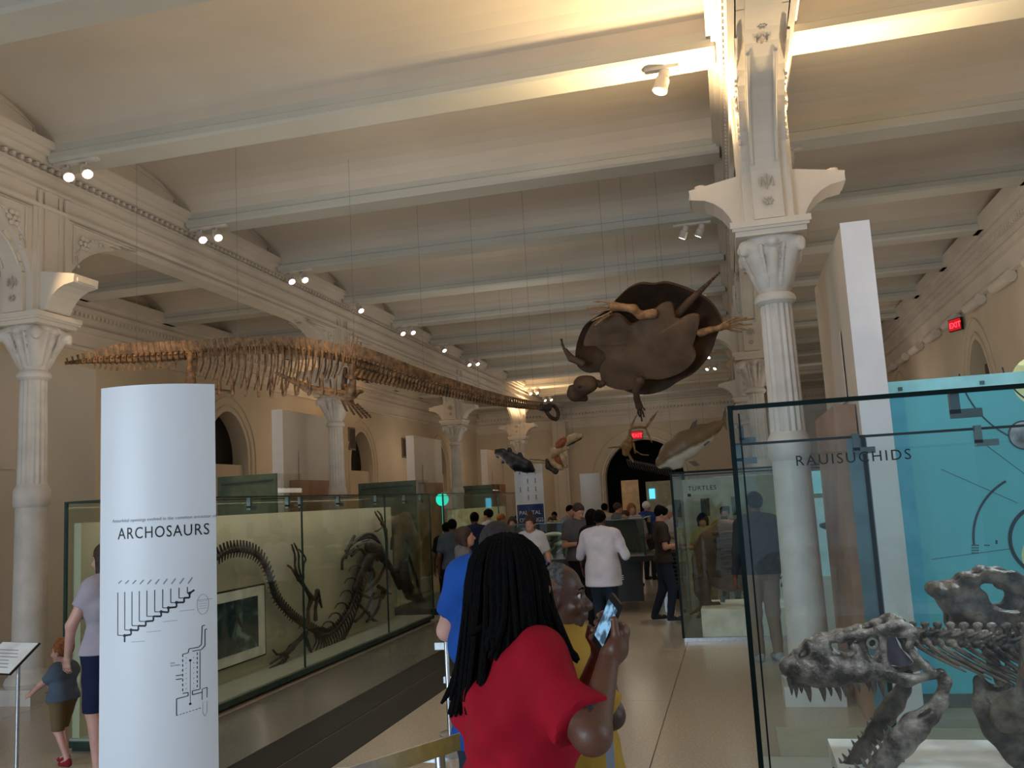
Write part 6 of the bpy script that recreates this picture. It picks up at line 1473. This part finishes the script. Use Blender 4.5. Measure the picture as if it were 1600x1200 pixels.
# --- man in blue, back view
bm = person('man in royal blue shirt seen from behind, left of the dreadlocks', 768, 812, 3.4, -12, K('royal_blue', '1E4C9A'), DEN, M_SKIN_P, None, None, 'hold', h=.010, fat=.98, sleeve=.70, x=at(775, 812, Y=3.4)[0], J=dict(rs=(.19, -.02, 1.49), ls=('px', 722, 905, 3.4), le=('px', 699, 985, 3.45), lw=('px', 733, 1005, 3.7), rw=(.12, .28, 1.15), head=(0, .07, 1.62)), wr=.004)
d = SD(.008); hp = bm[2]; s = bm[3]; M4 = rot_h(0).to_4x4(); d.ell(hp(0, -.014, .037), np.array([.0775, .0985, .0875])*s, .01); d.ell(hp(0, .075, -.02), np.array([.07, .06, .12])*s, .01, sub=True); d.ell(hp(0, 0, -.10), np.array([.11, .13, .055])*s, .01, sub=True); d.mb().build('cropped_hair', M_HAIRG, bm[0], local=True)
# --- man in yellow, profile
ym = person('older man in mustard yellow shirt with grey cropped hair, face in profile', 893, 879, 2.95, 88, K('mustard', 'AA8636'), BLKC, M_SKIN_D, None, None, 'hold', h=.0085, fat=1.25, sleeve=.95, x=at(880, 900, Y=2.95)[0], yaw=0, pit=3, wr=.004, J=dict(head=(0, -.02, 1.63), re=('px', 955, 1118, 2.80), rw=('px', 945, 1040, 2.95), lw=('px', 925, 1060, 3.15), le=('px', 905, 1120, 3.15)))
hp = ym[2]; s = ym[3]; d = SD(.007); d.ell(hp(0, -.016, .038), np.array([.0765, .097, .086])*s, .01); d.ell(hp(0, .085, .0), np.array([.09, .075, .17])*s, .012, sub=True); d.ell(hp(0, 0, -.10), np.array([.11, .13, .07])*s, .01, sub=True); d.mb().build('cropped_hair', mat('hair_salt', '4A4644', .9, var=.3, scale=80), ym[0], local=True)
# --- the person in red with dreadlocks
RY = 2.35
rd = person('person with long black dreadlocks and bright red shirt raising a phone', 795, 836, RY, 62, K('red', 'A00F26'), BLKC, M_SKIN_B, None, None, 'hold', h=.0085, fat=1.28, sleeve=.80, hem=.80, fem=True, x=at(792, 900, Y=RY)[0], yaw=0, wr=.013, trap=-.05, hands=False,
            J=dict(rs=('px', 844, 1050, 2.22), re=('px', 925, 1148, 2.10), rw=('px', 951, 1030, 2.25), ls=('px', 800, 1034, 2.52), le=('px', 905, 1120, 2.62), lw=('px', 935, 1030, 2.55)))
root, P, hp, s, loc = rd; Rw = lambda a, b, Yd: loc(a, b, Yd)*s
# phone
c = Rw(949, 973, 2.27); U1 = Rw(963, 938, 2.27)-Rw(935, 1008, 2.29); U1 /= np.linalg.norm(U1)
fr = R(62); nw = np.array([-.86, -.52, .12]); N1 = np.array([nw[0]*math.cos(fr)-nw[1]*math.sin(fr), nw[0]*math.sin(fr)+nw[1]*math.cos(fr), nw[2]]); N1 -= U1*(N1@U1); N1 /= np.linalg.norm(N1); L1 = np.cross(U1, N1)
phM = Matrix(((L1[0], U1[0], N1[0], c[0]), (L1[1], U1[1], N1[1], c[1]), (L1[2], U1[2], N1[2], c[2]), (0, 0, 0, 1)))
pr = empty('smartphone', tuple(Matrix.Translation(root.location) @ Matrix.Rotation(-fr, 4, 'Z') @ Vector(c)), -fr, label='black smartphone with lit blue screen held up by the person in red', cat='phone')
phR = Matrix(((L1[0], U1[0], N1[0], 0), (L1[1], U1[1], N1[1], 0), (L1[2], U1[2], N1[2], 0), (0, 0, 0, 1)))
MB().bx(-.033, .033, -.068, .068, -.005, .004, phR).build('body', M_BLACK, pr, local=True, smooth=False)
m_scr = bpy.data.materials.new('phone_screen'); m_scr.use_nodes = True; N = m_scr.node_tree.nodes; L = m_scr.node_tree.links; b = N['Principled BSDF']; tc = N.new('ShaderNodeTexCoord'); nz = N.new('ShaderNodeTexNoise'); nz.inputs['Scale'].default_value = 28; rp = N.new('ShaderNodeValToRGB')
L.new(tc.outputs['Object'], nz.inputs['Vector']); L.new(nz.outputs['Fac'], rp.inputs['Fac']); rp.color_ramp.elements[0].position = .42; rp.color_ramp.elements[0].color = (*lin('3A4A5A'), 1); rp.color_ramp.elements[1].position = .55; rp.color_ramp.elements[1].color = (*lin('8FC3E8'), 1)
L.new(rp.outputs['Color'], b.inputs['Emission Color']); b.inputs['Emission Strength'].default_value = .9; b.inputs['Base Color'].default_value = (.02, .03, .04, 1); b.inputs['Roughness'].default_value = .15
MB().bx(-.030, .030, -.052, .050, .004, .0046, phR).build('screen', m_scr, pr, local=True, smooth=False)
# gripping hand: palm behind the phone, four fingers round its left edge, thumb along the right edge
ph = lambda u, v, w: c+L1*u+U1*v+N1*w
sx_ = 1 if (L1@(Rw(980, 973, 2.27)-c)) > 0 else -1      # which phone side is the picture's right
d = SD(.0045); W_ = P['rw']
d.cap(W_, ph(sx_*.034, -.050, -.030), .027, .030, .02); d.cap(ph(sx_*.030, -.055, -.030), ph(sx_*.026, -.005, -.030), .027, .024, .02); d.cap(ph(sx_*.004, -.055, -.028), ph(sx_*.008, -.010, -.026), .022, .020, .02)
for k, (v, L_) in enumerate(((.000, 1.0), (-.021, 1.05), (-.042, 1.0), (-.062, .85))):
    a = ph(sx_*.014, v, -.026); b_ = ph(-sx_*.026, v+.006, -.022); e_ = ph(-sx_*.043, v+.004, -.006); f_ = ph(-sx_*(.034-.004*(k == 3)), v, .0115)
    d.cap(a, b_, .0105, .0095, .006); d.cap(b_, e_, .0095, .0088, .003); d.cap(e_, f_, .0086, .0074, .003)
t0 = ph(sx_*.046, -.040, -.020); t1 = ph(sx_*.050, -.006, -.006); t2 = ph(sx_*.038, .028, .008); d.cap(t0, t1, .016, .012, .01); d.cap(t1, t2, .0115, .009, .004)
hd = d.mb(); hd.build('hand', M_SKIN_B, root, local=True)
MB().ball(ph(sx_*.040, .027, .0155), np.array([.005, .005, .0025]), 4).build('thumbnail', mat('nail', 'B98A78', .3), root, local=True)
# left hand steadying from below
hand_sd(P['lw'], P['lw']-P['le']+np.array([0, .05, .02]), (.8, -.3, .2), -1, .8, s, .006).mb().build('hand', M_SKIN_B, root, local=True)
# leaflet held low by the man in yellow
q0 = at(952, 1168, Y=2.75); MB().bx(q0[0]-.012, q0[0]+.014, q0[1], q0[1]+.002, q0[2]-.16, q0[2]+.03).build('leaflet', mat('leaflet_blue', 'A8C4DC', .4), ym[0], smooth=False)
# tattoo lines lying on the skin of the upper arm
from mathutils.bvhtree import BVHTree
bo = [o_ for o_ in root.children if o_.name.startswith('body')][0]; BV = BVHTree.FromPolygons([v_.co for v_ in bo.data.vertices], [tuple(p_.vertices) for p_ in bo.data.polygons])
IW = origin_of(root).inverted(); tt = MB(); okk = 0
for pts in ([(906, 1092), (912, 1086), (920, 1088), (924, 1096)], [(908, 1100), (915, 1094), (921, 1102), (928, 1100)], [(912, 1108), (919, 1104), (926, 1108)], [(918, 1084), (916, 1096), (922, 1112)]):
    L_ = []
    for a, b in pts:
        r0 = IW @ Vector(CAM); r1 = IW.to_3x3() @ Vector(ray(a, b)); hit = BV.ray_cast(r0, r1.normalized())
        if hit[0] is not None: L_.append(np.array(hit[0]+hit[1]*.0005))
    if len(L_) > 2: tt.tube(spl(L_, 9), .0022, 5); okk += 1
if okk: tt.build('tattoo', mat('tattoo_ink', '2C2A33', .6), root, local=True)
# dreadlocks
Hc = Rw(793, 905, RY)
rv = np.array([math.cos(fr), math.sin(fr), 0]); bv = np.array([math.sin(fr)*1.0, -math.cos(fr), 0])     # picture right / toward camera in local axes
rv = np.array([R0[0]*math.cos(fr)-R0[1]*math.sin(fr), R0[0]*math.sin(fr)+R0[1]*math.cos(fr), 0]); tc2 = np.array([-F_[0], -F_[1], 0]); tc2 /= np.linalg.norm(tc2); bv = np.array([tc2[0]*math.cos(fr)-tc2[1]*math.sin(fr), tc2[0]*math.sin(fr)+tc2[1]*math.cos(fr), 0])
upv = np.array([0, 0, 1.])
m = MB(); NL = 210
for i in range(NL):
    a = rng.uniform(0, 2*PI); lay = rng.uniform(.82, 1.0); u, v = math.cos(a), math.sin(a)
    if v < -.35 and u > .2: continue          # leave the face side open
    jx, jy = rng.normal(0, .004, 2)
    zend = (-.315 + .05*(u+.9) if u < -.45 else -.175+.10*max(0, -(u+.1)) if u < .15 else -.155-.05*(u-.15)) + rng.uniform(-.025, .02)
    if u > .78: zend = -.205+rng.uniform(-.03, .01)
    zend += .0 if v > -.2 else .02; wx = .135 if u < 0 else .150
    pts = [upv*(.118*lay)+rv*(u*.012)+bv*(v*.015+.0), upv*(.105*lay)+rv*(u*.052)+bv*v*.055, upv*.060+rv*(u*.094*lay)+bv*v*.098*lay, -upv*.01+rv*(u*.112*lay)+bv*v*.118*lay, -upv*.09+rv*(u*.122*lay+jx)+bv*(v*.125*lay), upv*(zend*.75-.02)+rv*(u*wx*lay+jx*3-.008)+bv*(v*.13*lay+jy), upv*zend+rv*(u*(wx+.01)*lay+jx*5-.01)+bv*(v*.13*lay+jy*3)]
    n = 15; pp = spl([Hc+p_ for p_ in pts], n); rr_ = [.0085*(1+.12*math.sin(k*2.3+i)) for k in range(n)]; rr_[-1] = .004
    m.tube(pp, rr_, 6)
m.build('dreadlocks', M_HAIRK, root, local=True)
d = SD(.009); d.ell(Hc+upv*.022, (.088, .095, .094), .01); d.cap(Hc-upv*.02, Hc-upv*.13, .085, .06, .02); d.mb().build('scalp_hair', M_HAIRK, root, local=True)
